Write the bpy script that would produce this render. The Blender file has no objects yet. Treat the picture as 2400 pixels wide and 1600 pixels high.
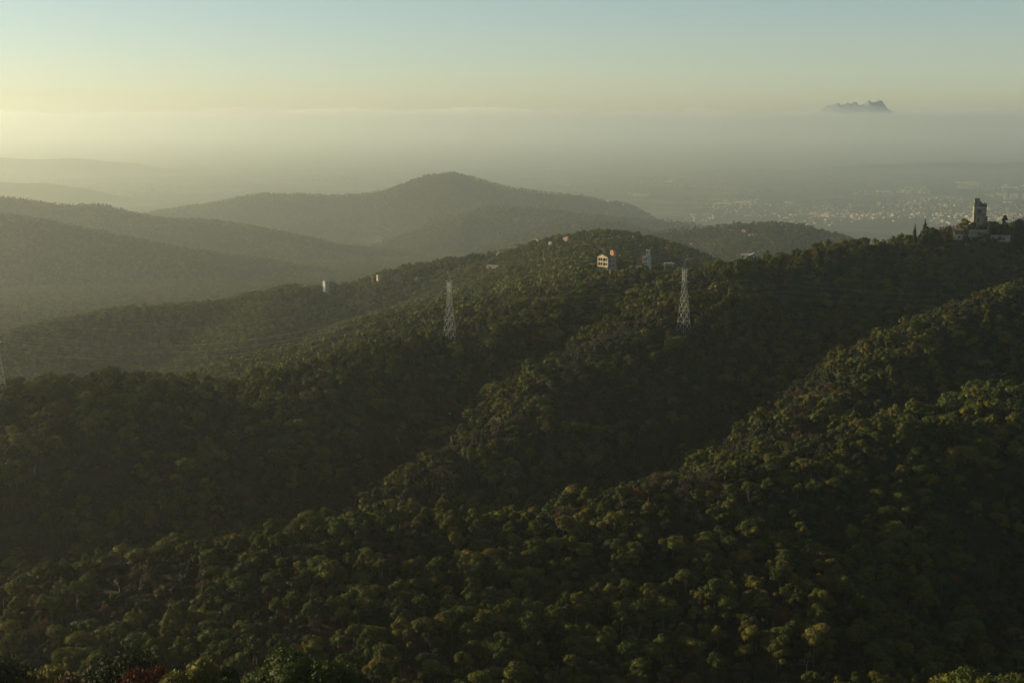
import bpy, bmesh, math, random
import numpy as np
from mathutils import Vector, Matrix
rad = math.radians
rng = np.random.default_rng(7)
random.seed(7)
SC = bpy.context.scene
COL = SC.collection

# ------------------------------------------------------------------ camera, sky, sun, exposure
CAMZ = 420.0
F = 3297.0                       # focal length in pixels of a 2400 px wide picture
HORIZON = 285.0
PITCH = math.atan((800 - HORIZON) / F)
cam_d = bpy.data.cameras.new('camera'); cam = bpy.data.objects.new('camera', cam_d); COL.objects.link(cam)
cam_d.sensor_width = 36.0; cam_d.lens = 36.0 * F / 2400.0
cam_d.clip_start = 1.0; cam_d.clip_end = 200000.0
cam.location = (0, 0, CAMZ); cam.rotation_euler = (math.pi / 2 - PITCH, 0, 0)
SC.camera = cam

SUN_AZ = rad(71)                 # to the left of the view direction (+Y)
SUN_EL = rad(11.5)
world = bpy.data.worlds.new('World'); SC.world = world; world.use_nodes = True
wn = world.node_tree; wn.nodes.clear()
sky = wn.nodes.new('ShaderNodeTexSky'); sky.sky_type = 'NISHITA'; sky.sun_disc = False
sky.sun_elevation = SUN_EL; sky.sun_rotation = -SUN_AZ
sky.altitude = 420; sky.air_density = 0.8; sky.dust_density = 0.5; sky.ozone_density = 2.0
tint = wn.nodes.new('ShaderNodeMix'); tint.data_type = 'RGBA'; tint.blend_type = 'MULTIPLY'
tint.inputs[0].default_value = 1.0; tint.inputs[7].default_value = (1.04, 0.985, 0.84, 1)
bg = wn.nodes.new('ShaderNodeBackground'); bg.inputs[1].default_value = 0.097
wo = wn.nodes.new('ShaderNodeOutputWorld')
hs_ = wn.nodes.new('ShaderNodeHueSaturation'); hs_.inputs['Saturation'].default_value = 0.87
wn.links.new(sky.outputs[0], hs_.inputs['Color']); wn.links.new(hs_.outputs[0], tint.inputs[6]); wn.links.new(tint.outputs[2], bg.inputs[0]); wn.links.new(bg.outputs[0], wo.inputs[0])

sun_d = bpy.data.lights.new('sun', 'SUN'); sun_d.energy = 5.0; sun_d.angle = rad(0.6); sun_d.color = (1.0, 0.84, 0.48)
sun = bpy.data.objects.new('sun', sun_d); COL.objects.link(sun); sun.location = (-300, 100, 700)
SUND = Vector((-math.sin(SUN_AZ) * math.cos(SUN_EL), math.cos(SUN_AZ) * math.cos(SUN_EL), math.sin(SUN_EL)))
sun.rotation_euler = SUND.to_track_quat('Z', 'Y').to_euler()

SC.view_settings.view_transform = 'Standard'; SC.view_settings.look = 'None'
SC.view_settings.gamma = 1.0; SC.view_settings.use_curve_mapping = False; SC.view_settings.exposure = 0.5
cy = SC.cycles
cy.max_bounces = 4; cy.diffuse_bounces = 2; cy.glossy_bounces = 1; cy.transmission_bounces = 2
cy.volume_bounces = 3; cy.transparent_max_bounces = 8
cy.use_adaptive_sampling = True; cy.adaptive_threshold = 0.02
cy.use_denoising = True

# ------------------------------------------------------------------ small helpers
S = 2400.0 / 2352.0
def ray(u, v):
    a = (u - 1200) / F; b = -(v - 800) / F
    c, s = math.cos(PITCH), math.sin(PITCH)
    return (a, c + b * s, -s + b * c)
def at(u, v, Y):                 # a point at distance Y seen at (u, v) of the 2400 x 1600 photograph
    d = ray(u, v); t = Y / d[1]
    return (d[0] * t, Y, CAMZ + d[2] * t)
def mpp(Y): return Y / F * 1.0   # metres per photograph pixel

def tag(o, label=None, cat=None, group=None, kind=None):
    if label: o['label'] = label
    if cat: o['category'] = cat
    if group: o['group'] = group
    if kind: o['kind'] = kind
    return o
def empty(name, loc, rz=0.0, sc=1.0):
    o = bpy.data.objects.new(name, None); COL.objects.link(o); o.location = loc
    o.rotation_euler = (0, 0, rz); o.scale = (sc, sc, sc); o.empty_display_size = 0.5
    return o
def link(name, me, parent=None):
    o = bpy.data.objects.new(name, me); COL.objects.link(o)
    if parent: o.parent = parent
    return o
def mesh_np(name, V, Fa, mats, midx=None, smooth=False):
    """V (n,3); Fa list of arrays of faces (each (m,3) or (m,4))"""
    me = bpy.data.meshes.new(name)
    V = np.asarray(V, np.float32)
    Fa = [np.asarray(f, np.int32) for f in Fa if len(f)]
    me.vertices.add(len(V)); me.vertices.foreach_set('co', V.ravel())
    nl = sum(f.size for f in Fa); nf = sum(len(f) for f in Fa)
    me.loops.add(nl); me.polygons.add(nf)
    me.loops.foreach_set('vertex_index', np.concatenate([f.ravel() for f in Fa]))
    tot = np.concatenate([np.full(len(f), f.shape[1], np.int32) for f in Fa])
    st = np.concatenate([[0], np.cumsum(tot)[:-1]]).astype(np.int32)
    me.polygons.foreach_set('loop_start', st)
    for m in mats: me.materials.append(m)
    if midx is not None: me.polygons.foreach_set('material_index', np.asarray(midx, np.int32))
    if smooth: me.polygons.foreach_set('use_smooth', np.ones(nf, bool))
    me.update(calc_edges=True); me.validate()
    return me

class MB:
    """collects boxes, prisms and bars for one mesh"""
    def __init__(s): s.v = []; s.f = []
    def add(s, vs, fs):
        n = len(s.v); s.v += [tuple(p) for p in vs]; s.f += [tuple(i + n for i in f) for f in fs]; return s
    def box(s, c, d, rz=0.0):
        x, y, z = d[0] / 2, d[1] / 2, d[2] / 2; cr, sr = math.cos(rz), math.sin(rz)
        vs = []
        for sx, sy, sz in ((-1,-1,-1),(1,-1,-1),(1,1,-1),(-1,1,-1),(-1,-1,1),(1,-1,1),(1,1,1),(-1,1,1)):
            px, py = sx * x, sy * y
            vs.append((c[0] + px * cr - py * sr, c[1] + px * sr + py * cr, c[2] + sz * z))
        return s.add(vs, [(0,3,2,1),(4,5,6,7),(0,1,5,4),(1,2,6,5),(2,3,7,6),(3,0,4,7)])
    def bar(s, a, b, w, w2=None):
        a = Vector(a); b = Vector(b); d = (b - a).normalized(); w2 = w if w2 is None else w2
        u = d.cross(Vector((0, 0, 1)))
        if u.length < 1e-3: u = Vector((1, 0, 0))
        u.normalize(); n = d.cross(u)
        vs = [a + u*w + n*w, a - u*w + n*w, a - u*w - n*w, a + u*w - n*w, b + u*w2 + n*w2, b - u*w2 + n*w2, b - u*w2 - n*w2, b + u*w2 - n*w2]
        return s.add(vs, [(3,2,1,0),(4,5,6,7),(0,1,5,4),(1,2,6,5),(2,3,7,6),(3,0,4,7)])
    def gable(s, c, w, d, h, ov=0.3):     # ridge along y (depth d), width w along x, base centre c
        x, y = w/2 + ov, d/2 + ov; X, Y, Z = c
        vs = [(X-x,Y-y,Z),(X+x,Y-y,Z),(X,Y-y,Z+h),(X-x,Y+y,Z),(X+x,Y+y,Z),(X,Y+y,Z+h)]
        return s.add(vs, [(0,1,2),(5,4,3),(0,2,5,3),(1,4,5,2),(0,3,4,1)])
    def hip(s, c, w, d, h, ov=0.4, top=0.25):
        x, y = w/2 + ov, d/2 + ov; X, Y, Z = c; a, b = (max(0.05, x - y), 0.05) if w > d else (0.05, max(0.05, y - x))
        vs = [(X-x,Y-y,Z),(X+x,Y-y,Z),(X+x,Y+y,Z),(X-x,Y+y,Z),(X-a,Y-b,Z+h),(X+a,Y-b,Z+h),(X+a,Y+b,Z+h),(X-a,Y+b,Z+h)]
        return s.add(vs, [(0,3,2,1),(4,5,6,7),(0,1,5,4),(1,2,6,5),(2,3,7,6),(3,0,4,7)])
    def cone(s, c, r0, r1, h, n=10):
        vs = [(c[0]+r0*math.cos(2*math.pi*i/n), c[1]+r0*math.sin(2*math.pi*i/n), c[2]) for i in range(n)]
        vs += [(c[0]+r1*math.cos(2*math.pi*i/n), c[1]+r1*math.sin(2*math.pi*i/n), c[2]+h) for i in range(n)]
        return s.add(vs, [(i,(i+1)%n,n+(i+1)%n,n+i) for i in range(n)] + [tuple(range(n))[::-1], tuple(range(n,2*n))])
    def mesh(s, name, m):
        me = bpy.data.meshes.new(name); me.from_pydata(s.v, [], s.f); me.materials.append(m); me.update(); return me
    def build(s, name, m, parent=None): return link(name, s.mesh(name, m), parent)

# ------------------------------------------------------------------ materials
def mat(name): 
    m = bpy.data.materials.new(name); m.use_nodes = True; m.node_tree.nodes.clear(); return m, m.node_tree.nodes, m.node_tree.links
def ramp(n, stops):
    r = n.new('ShaderNodeValToRGB'); e = r.color_ramp.elements
    while len(e) < len(stops): e.new(0.5)
    for k, (p, c) in enumerate(stops): e[k].position = p; e[k].color = (*c, 1)
    return r
def plain(name, a, b=None, scale=0.6, rough=0.85):
    m, n, l = mat(name); b = b or tuple(x * 0.7 for x in a)
    tc = n.new('ShaderNodeTexCoord'); nz = n.new('ShaderNodeTexNoise'); nz.inputs['Scale'].default_value = scale; nz.inputs['Detail'].default_value = 6
    r = ramp(n, [(0.35, b), (0.62, a)]); p = n.new('ShaderNodeBsdfPrincipled'); p.inputs['Roughness'].default_value = rough
    p.inputs['Specular IOR Level'].default_value = 0.2
    bm = n.new('ShaderNodeBump'); bm.inputs['Strength'].default_value = 0.25; bm.inputs['Distance'].default_value = 0.1
    o = n.new('ShaderNodeOutputMaterial')
    l.new(tc.outputs['Object'], nz.inputs['Vector']); l.new(nz.outputs[0], r.inputs[0]); l.new(r.outputs[0], p.inputs['Base Color'])
    l.new(nz.outputs[0], bm.inputs['Height']); l.new(bm.outputs[0], p.inputs['Normal']); l.new(p.outputs[0], o.inputs[0])
    return m
def foliage(name, stops, trans=0.16, scale=0.9):
    m, n, l = mat(name)
    oi = n.new('ShaderNodeObjectInfo'); r = ramp(n, stops)
    tc = n.new('ShaderNodeTexCoord'); nz = n.new('ShaderNodeTexNoise'); nz.inputs['Scale'].default_value = scale; nz.inputs['Detail'].default_value = 3
    mx = n.new('ShaderNodeMath'); mx.operation = 'MULTIPLY_ADD'; mx.inputs[1].default_value = 0.5; mx.inputs[2].default_value = -0.25
    ad = n.new('ShaderNodeMath'); ad.operation = 'ADD'; ad.use_clamp = True
    l.new(tc.outputs['Object'], nz.inputs['Vector']); l.new(nz.outputs[0], mx.inputs[0]); l.new(mx.outputs[0], ad.inputs[0]); l.new(oi.outputs['Random'], ad.inputs[1])
    l.new(ad.outputs[0], r.inputs[0])
    p = n.new('ShaderNodeBsdfPrincipled'); p.inputs['Roughness'].default_value = 0.75; p.inputs['Specular IOR Level'].default_value = 0.15
    t = n.new('ShaderNodeBsdfTranslucent'); x = n.new('ShaderNodeMixShader'); x.inputs[0].default_value = trans
    o = n.new('ShaderNodeOutputMaterial')
    l.new(r.outputs[0], p.inputs['Base Color']); l.new(r.outputs[0], t.inputs['Color'])
    l.new(p.outputs[0], x.inputs[1]); l.new(t.outputs[0], x.inputs[2]); l.new(x.outputs[0], o.inputs[0])
    return m
M = {}
M['pine'] = foliage('pine_foliage', [(0.0, (0.040,0.056,0.012)), (0.4, (0.068,0.078,0.014)), (0.75, (0.098,0.098,0.016)), (1.0, (0.135,0.112,0.022))])
M['oak'] = foliage('oak_foliage', [(0.0, (0.013,0.022,0.010)), (0.45, (0.022,0.030,0.012)), (0.8, (0.033,0.038,0.014)), (1.0, (0.050,0.046,0.020))])
M['brown'] = foliage('brown_foliage', [(0.0, (0.042,0.037,0.022)), (0.5, (0.062,0.048,0.027)), (0.85, (0.080,0.053,0.027)), (1.0, (0.11,0.058,0.025))])
M['orange'] = foliage('autumn_foliage', [(0.0, (0.11,0.045,0.016)), (0.5, (0.14,0.060,0.020)), (1.0, (0.16,0.085,0.026))])
M['red'] = foliage('russet_foliage', [(0.0, (0.065,0.018,0.010)), (0.5, (0.085,0.026,0.012)), (1.0, (0.10,0.038,0.016))])
M['cypress'] = foliage('cypress_foliage', [(0.0, (0.014,0.026,0.014)), (1.0, (0.026,0.040,0.018))], 0.1)
M['bark'] = plain('pale_bark', (0.15,0.125,0.10), (0.07,0.058,0.047), 2.0)
M['darkbark'] = plain('dark_bark', (0.09,0.07,0.055), (0.05,0.04,0.03), 2.0)
M['deadwood'] = plain('dead_wood', (0.42,0.38,0.33), (0.28,0.25,0.22), 2.0)
M['steel'] = plain('galvanised_steel', (0.38,0.38,0.34), (0.28,0.28,0.25), 0.8, 0.6)
M['wire'] = plain('aluminium_wire', (0.40,0.37,0.30), (0.32,0.30,0.25), 0.3, 0.6)
M['cream'] = plain('cream_render', (0.42,0.34,0.24), (0.33,0.27,0.19), 0.5)
M['white'] = plain('white_render', (0.46,0.43,0.35), (0.35,0.33,0.27), 0.5)
M['grey'] = plain('grey_render', (0.20,0.185,0.14), (0.12,0.115,0.09), 0.5)
M['stone'] = plain('tower_stone', (0.24,0.205,0.16), (0.16,0.14,0.11), 0.9)
M['darkstone'] = plain('dark_stone', (0.12,0.105,0.085), (0.08,0.07,0.06), 0.9)
M['tile'] = plain('roof_tile', (0.36,0.15,0.085), (0.24,0.10,0.06), 0.8)
M['greytile'] = plain('grey_roof', (0.16,0.13,0.11), (0.11,0.09,0.08), 0.8)
M['paleroof'] = plain('pale_roof', (0.38,0.35,0.29), (0.28,0.26,0.22), 0.3)
M['pink'] = plain('pink_render', (0.36,0.25,0.19), (0.28,0.19,0.15), 0.4)
M['ochre'] = plain('ochre_render', (0.62,0.36,0.18), (0.50,0.28,0.14), 0.4)
M['town_white'] = plain('town_white', (0.72,0.64,0.50), (0.62,0.55,0.44), .05)
M['town_cream'] = plain('town_cream', (0.80,0.62,0.42), (0.70,0.54,0.36), .05)
M['town_pink'] = plain('town_pink', (0.75,0.45,0.30), (0.64,0.38,0.26), .05)
M['window'] = plain('window_glass', (0.035,0.04,0.045), (0.025,0.03,0.033), 0.5, 0.25)
M['hedge'] = foliage('hedge', [(0.0, (0.03,0.045,0.02)), (1.0, (0.05,0.06,0.025))])

# ------------------------------------------------------------------ terrain
_T = np.random.default_rng(3).random((256, 256))
def vnoise(x, y):
    xi = np.floor(x).astype(np.int64); yi = np.floor(y).astype(np.int64); fx = x - xi; fy = y - yi
    fx = fx * fx * (3 - 2 * fx); fy = fy * fy * (3 - 2 * fy)
    a = _T[xi % 256, yi % 256]; b = _T[(xi + 1) % 256, yi % 256]; c = _T[xi % 256, (yi + 1) % 256]; d = _T[(xi + 1) % 256, (yi + 1) % 256]
    return (a * (1 - fx) + b * fx) * (1 - fy) + (c * (1 - fx) + d * fx) * fy - 0.5
TREE = 6.0
RIDGES = []
def ridge(pts, kn, kf, drop=TREE, r=6.0, world=False):
    """crest points left to right (u, v of the view at 2352 px, distance); kn, kf: slopes towards and away from the camera"""
    n = len(pts); P = []
    for p in pts:
        if world: P.append(p)
        else:
            q = at(p[0] * S, p[1] * S, p[2]); P.append((q[0], q[1], q[2] - drop))
    kn = np.interp(np.arange(n), np.linspace(0, n - 1, len(kn)), kn) if isinstance(kn, (list, tuple)) else np.full(n, kn)
    kf = np.interp(np.arange(n), np.linspace(0, n - 1, len(kf)), kf) if isinstance(kf, (list, tuple)) else np.full(n, kf)
    RIDGES.append((np.array(P, float), kn, kf, r))
def same(Y, uv): return [(u, v, Y) for u, v in uv]
# camera hill and its spur at bottom right
ridge([(-260,-80,392), (-60,-14,412), (0,-8,416.5), (80,-20,414), (300,-120,405)], 0.48, 0.48, world=True, r=4)
ridge([(10,20,398), (45,110,361), (70,172,329)], 0.6, 0.8, world=True, r=4)
# near wooded spur
ridge([(-300,1420,430),(0,1330,405),(180,1295,402),(470,1255,403),(700,1215,406),(900,1190,411),(1100,1182,418),(1300,1170,426),(1430,1135,440),(1560,1095,455),(1700,1065,468),(1820,1030,480),(1900,1000,490),(2050,955,505),(2200,925,520),(2352,885,540),(2600,830,570)],
      [0.04,0.06,0.14,0.32,0.50,0.60,0.60], 0.75, r=26)
# spur on the right
ridge([(1560,1095,522),(1650,1058,535),(1700,1040,545),(1790,985,560),(1830,935,575),(1900,900,588),(1990,845,602),(2030,805,613),(2060,775,622),(2150,725,640),(2250,680,670),(2352,640,700),(2700,500,800)], 0.78, 0.6, r=9)
# spur of the second pylon running up to the tower ridge
ridge([(880,1165,520),(920,1110,530),(950,1078,540),(1050,1015,562),(1150,975,585),(1200,940,602),(1240,890,622),(1300,825,648),(1370,785,668),(1450,750,685),(1520,720,710),(1560,690,730),(1620,650,770),(1640,615,800),(1720,598,830),(1800,585,850),(1930,560,880),(2000,552,900),(2100,545,920),(2240,540,950),(2352,535,980),(2700,470,1050)],
      [0.7,0.65,0.6,0.55,0.55,0.6,0.6], [1.2,0.9,0.6,0.5,0.5,0.5,0.5], r=14)
# long middle ridge of the first pylon
ridge([(-300,1000,560),(0,905,600),(100,880,620),(200,850,640),(280,848,650),(350,862,655),(430,880,660),(520,885,665),(600,872,670),(680,862,675),(720,833,685),(800,817,700),(870,800,710),(930,772,725),(1000,768,735),(1032,768,740),(1100,750,755),(1180,715,775),(1260,685,800),(1300,662,830),(1370,642,870),(1450,628,920),(1560,625,950)], 0.62, 0.6, r=34)
ridge([(300,1200,495),(350,1150,520),(420,1060,560),(500,980,600),(640,900,640),(700,850,672)], 0.6, 0.55, r=14)
ridge([(-60,1060,520),(60,980,560),(180,900,605),(230,862,636)], 0.6, 0.55, r=14)
# villa hill and the ridge behind
ridge([(-300,850,1350),(0,775,1458),(100,742,1512),(250,712,1593),(330,702,1634),(420,697,1674),(520,690,1714),(600,672,1742),(680,655,1769),(750,658,1782),(870,642,1796),(930,640,1796),(960,608,1809),(1050,592,1823),(1120,582,1823),(1200,565,1823),(1300,540,1757),(1370,530,1696),(1430,532,1640),(1500,552,1580),(1600,595,1495),(1720,640,1403)], 0.46, 0.5, r=34)
ridge([(1300,650,960),(1350,632,1000),(1400,627,1010),(1470,622,1010),(1540,625,1000),(1600,650,990)], 0.4, 0.3, drop=3)
ridge([(1290,640,1030),(1340,590,1300),(1400,545,1600)], 0.35, 0.35)
ridge([(560,790,1400),(600,740,1520),(620,690,1670)], 0.35, 0.35)
# hills beyond
ridge([(1330,600,3050),(1400,562,3150),(1490,534,3300),(1560,525,3300),(1620,519,3300),(1680,512,3300),(1760,510,3300),(1830,516,3270),(1880,533,3230),(1930,550,3160),(2050,600,3000)], 0.3, 0.4)
ridge([(-300,480,3500),(0,490,3600),(60,491,3620),(130,504,3660),(250,529,3700),(330,548,3750),(450,573,3800),(600,593,3850),(750,612,3900),(900,640,3950)], 0.32, 0.4, r=25)
ridge(same(4900, [(-300,432),(0,447),(60,452),(150,467),(230,464),(300,482),(400,502),(500,512),(600,522),(680,532),(780,552),(900,567),(1000,584),(1100,610)]), 0.3, 0.35)
ridge(same(7200, [(250,512),(370,484),(480,469),(560,450),(690,439),(760,443),(850,443),(930,428),(980,409),(1040,402),(1110,413),(1170,428),(1250,438),(1330,448),(1400,469),(1480,502),(1600,530)]), 0.25, 0.35, r=30)
ridge([(1000,500,5650),(1120,474,5600),(1250,482,5600),(1340,494,5600),(1450,503,5500),(1560,508,5400),(1640,522,5300),(1720,545,5200)], 0.22, 0.3, r=20)
ridge([(1250,520,4700),(1330,508,4600),(1420,514,4500),(1480,524,4400),(1540,545,4300)], 0.2, 0.3, r=20)
ridge(same(11000, [(-300,400),(0,412),(200,432),(330,460),(450,480)]), 0.2, 0.3, r=60)
ridge(same(17000, [(-600,350),(0,358),(150,363),(300,376),(450,395),(600,410)]), 0.12, 0.2, r=100)
ridge(same(17500, [(1200,412),(1500,404),(1700,393),(1900,382),(2100,374),(2400,366),(2900,360)]), 0.10, 0.2, r=150)

PADS = []                         # levelled ground under buildings: (x, y, z, radius)
def pad(u, v, Y, r):
    p = at(u, v, Y); PADS.append((p[0], p[1], p[2], r)); return p

def height(x, y):
    shp = x.shape; x = x.ravel(); y = y.ravel()
    best = np.full(x.shape, -1e9); bd = np.full(x.shape, 1e3)
    for P, kn, kf, r in RIDGES:
        for i in range(len(P) - 1):
            a, b = P[i], P[i + 1]; dx, dy = b[0] - a[0], b[1] - a[1]; L2 = dx * dx + dy * dy
            tt = ((x - a[0]) * dx + (y - a[1]) * dy) / L2; t = np.clip(tt, 0, 1); over = np.abs(tt - t) * math.sqrt(L2)
            ex = x - (a[0] + t * dx); ey = y - (a[1] + t * dy); d = np.sqrt(ex * ex + ey * ey)
            far = 1 / (1 + np.exp(-np.clip((dx * (y - a[1]) - dy * (x - a[0])) / math.sqrt(L2) / 12.0, -30, 30)))
            k = (kn[i] + t * (kn[i+1] - kn[i])) * (1 - far) + (kf[i] + t * (kf[i+1] - kf[i])) * far
            h = a[2] + t * (b[2] - a[2]) - k * (np.sqrt(d * d + r * r) - r) - np.clip(0.45 - k, 0, 1) * over
            # soft maximum so that gullies are rounded
            hi = np.maximum(best, h); lo = np.minimum(best, h); w = h > best
            e = np.clip(1 - (hi - lo) / 5.0, 0, 1)
            best = hi + np.where(d > 12, 0.8, 0.0) * e * e; bd = np.where(w, d, bd)
    w = 1 - np.exp(-bd / 70.0)
    far = np.clip((y - 1800) / 2500, 0, 1)
    w = w * np.clip((np.hypot(x, y) - 250) / 80, 0, 1)
    nz = 16 * vnoise(x / 95, y / 95) + 4 * vnoise(x / 38 + 7, y / 38) + far * (100 * vnoise(x / 330 + 3, y / 330 + 9) + 30 * vnoise(x / 140, y / 140))
    best = best + nz * w
    fl = np.interp(y, [0, 1500, 3500, 6500, 8800], [175, 160, 20, -130, -178])
    fl = fl + 6 * vnoise(x / 900, y / 900) * np.clip((y - 5000) / 3000, 0, 1)
    best = np.where(best > fl, best, fl)
    best = np.maximum(best, fl + 12 * np.log1p(np.exp(np.clip((best - fl) / 12, -30, 30))) - 8) if False else best
    for px, py, pz, pr in PADS:
        g = np.clip(1.5 - np.hypot(x - px, y - py) / pr, 0, 1); g = g * g * (3 - 2 * g)
        best = best * (1 - g) + pz * g
    return best.reshape(shp)

# building sites
SITE = {}
SITE['villa'] = pad(1424, 629, 1000, 11)
SITE['turret'] = pad(1508, 621, 1000, 12)
SITE['tower'] = pad(2294, 535, 950, 14)
SITE['terrace'] = pad(2300, 563, 925, 16)
SITE['lodge'] = pad(2247, 562, 925, 8)
SITE['pylon_a'] = pad(1054, 797, 740, 6)
SITE['pylon_b'] = pad(1602, 779, 706, 6)
SITE['pylon_c'] = pad(-4, 926, 604, 6)

def axis(segs):
    out = [segs[0][0]]
    for a, b, d0, d1 in segs:
        x = a
        while x < b - 1e-6:
            t = (x - a) / (b - a); x = min(b, x + d0 + (d1 - d0) * t); out.append(x)
    return np.array(out)
xs = axis([(-45000,-4000,4000,250), (-4000,-1900,160,35), (-1900,-420,30,10), (-420,420,7,7), (420,1900,10,30), (1900,4000,35,160), (4000,45000,250,4000)])
ys = axis([(-7000,-500,1500,150), (-500,60,60,20), (60,1050,7,7), (1050,1500,9,12), (1500,2100,12,14), (2100,5300,16,30), (5300,7600,30,55), (7600,20000,80,450), (20000,49800,500,3000)])
GX, GY = np.meshgrid(xs, ys); GZ = height(GX, GY)
def ground(x, y):
    x = np.atleast_1d(np.asarray(x, float)); y = np.atleast_1d(np.asarray(y, float))
    i = np.clip(np.searchsorted(xs, x) - 1, 0, len(xs) - 2); j = np.clip(np.searchsorted(ys, y) - 1, 0, len(ys) - 2)
    fx = (x - xs[i]) / (xs[i+1] - xs[i]); fy = (y - ys[j]) / (ys[j+1] - ys[j])
    return (GZ[j,i]*(1-fx) + GZ[j,i+1]*fx)*(1-fy) + (GZ[j+1,i]*(1-fx) + GZ[j+1,i+1]*fx)*fy
def g1(x, y): return float(ground(x, y)[0])

def terrain_material():
    m, n, l = mat('forest_floor')
    geo = n.new('ShaderNodeNewGeometry')
    n1 = n.new('ShaderNodeTexNoise'); n1.inputs['Scale'].default_value = 0.05; n1.inputs['Detail'].default_value = 8; n1.inputs['Roughness'].default_value = 0.7
    r1 = ramp(n, [(0.3, (0.018,0.022,0.012)), (0.52, (0.036,0.038,0.018)), (0.7, (0.060,0.050,0.030))])
    # fields and woods of the plain
    vo = n.new('ShaderNodeTexVoronoi'); vo.inputs['Scale'].default_value = 0.0042; vo.inputs['Randomness'].default_value = 1.0
    r2 = ramp(n, [(0.0, (0.030,0.038,0.020)), (0.45, (0.042,0.050,0.024)), (0.62, (0.09,0.085,0.045)), (0.8, (0.15,0.12,0.075)), (1.0, (0.05,0.06,0.03))])
    n2 = n.new('ShaderNodeTexNoise'); n2.inputs['Scale'].default_value = 0.0011; n2.inputs['Detail'].default_value = 5
    r3 = ramp(n, [(0.46, (0,0,0)), (0.58, (1,1,1))])
    woods = n.new('ShaderNodeMix'); woods.data_type = 'RGBA'
    sep = n.new('ShaderNodeSeparateXYZ'); mr = n.new('ShaderNodeMapRange'); mr.inputs[1].default_value = -120; mr.inputs[2].default_value = -150
    mix = n.new('ShaderNodeMix'); mix.data_type = 'RGBA'
    sc2 = n.new('ShaderNodeSeparateColor')
    p = n.new('ShaderNodeBsdfPrincipled'); p.inputs['Roughness'].default_value = 0.95; p.inputs['Specular IOR Level'].default_value = 0.1
    bm = n.new('ShaderNodeBump'); bm.inputs['Strength'].default_value = 0.8; bm.inputs['Distance'].default_value = 2.0
    o = n.new('ShaderNodeOutputMaterial')
    for t in (n1, vo, n2): l.new(geo.outputs['Position'], t.inputs['Vector'])
    l.new(geo.outputs['Position'], sep.inputs[0]); l.new(sep.outputs['Z'], mr.inputs[0])
    l.new(n1.outputs[0], r1.inputs[0]); l.new(vo.outputs['Color'], sc2.inputs[0]); l.new(sc2.outputs[0], r2.inputs[0])
    l.new(n2.outputs[0], r3.inputs[0]); l.new(r3.outputs[0], woods.inputs[0]); l.new(r1.outputs[0], woods.inputs[6]); l.new(r2.outputs[0], woods.inputs[7])
    l.new(mr.outputs[0], mix.inputs[0]); l.new(r1.outputs[0], mix.inputs[6]); l.new(woods.outputs[2], mix.inputs[7])
    l.new(mix.outputs[2], p.inputs['Base Color']); l.new(n1.outputs[0], bm.inputs['Height']); l.new(bm.outputs[0], p.inputs['Normal']); l.new(p.outputs[0], o.inputs[0])
    return m
nx, ny = len(xs), len(ys)
idx = np.arange(nx * ny).reshape(ny, nx)
quads = np.stack([idx[:-1,:-1], idx[:-1,1:], idx[1:,1:], idx[1:,:-1]], -1).reshape(-1, 4)
terrain = link('terrain', mesh_np('terrain', np.stack([GX.ravel(), GY.ravel(), GZ.ravel()], 1), [quads], [terrain_material()], smooth=True))
tag(terrain, kind='structure')

# ------------------------------------------------------------------ haze
def volume_mat(name, color, density, g):
    m, n, l = mat(name)
    v = n.new('ShaderNodeVolumePrincipled'); v.inputs['Color'].default_value = (*color, 1); v.inputs['Density'].default_value = density
    v.inputs['Anisotropy'].default_value = g
    v.inputs['Density Attribute'].default_value = ''
    o = n.new('ShaderNodeOutputMaterial'); l.new(v.outputs[0], o.inputs['Volume']); return m
HAZE_TOP = 540.0
hz = MB().box((0, 21400, (HAZE_TOP - 195) / 2), (91000, 57400, HAZE_TOP + 195))
haze = hz.build('haze', volume_mat('haze_air', (0.95, 0.99, 0.93), 0.74e-4, 0.70)); tag(haze, kind='stuff')

# ------------------------------------------------------------------ what the camera can see
AZ = np.linspace(rad(-27), rad(27), 900); RR = np.concatenate([np.arange(60, 1600, 6), np.arange(1600, 9600, 30)])
_px = np.sin(AZ)[:, None] * RR[None]; _py = np.cos(AZ)[:, None] * RR[None]
_sl = (ground(_px.ravel(), _py.ravel()).reshape(_px.shape) + 2.5 - CAMZ) / RR[None]
HORZ = np.maximum.accumulate(_sl, 1)
def lift(x, y):
    """metres that a point on the ground at (x, y) must rise to come into view (negative: ground is in view)"""
    a = np.arctan2(x, y); r = np.hypot(x, y)
    i = np.clip(np.round((a - AZ[0]) / (AZ[1] - AZ[0])).astype(int), 0, len(AZ) - 1); j = np.clip(np.searchsorted(RR, r - 9) - 1, 0, len(RR) - 1)
    return HORZ[i, j] * r + CAMZ - ground(x, y)
def project(x, y, z):
    c, s = math.cos(PITCH), math.sin(PITCH); dz = z - CAMZ
    f = y * c - dz * s; b = y * s + dz * c
    return 1200 + F * x / f, 800 - F * b / f, f

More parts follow.
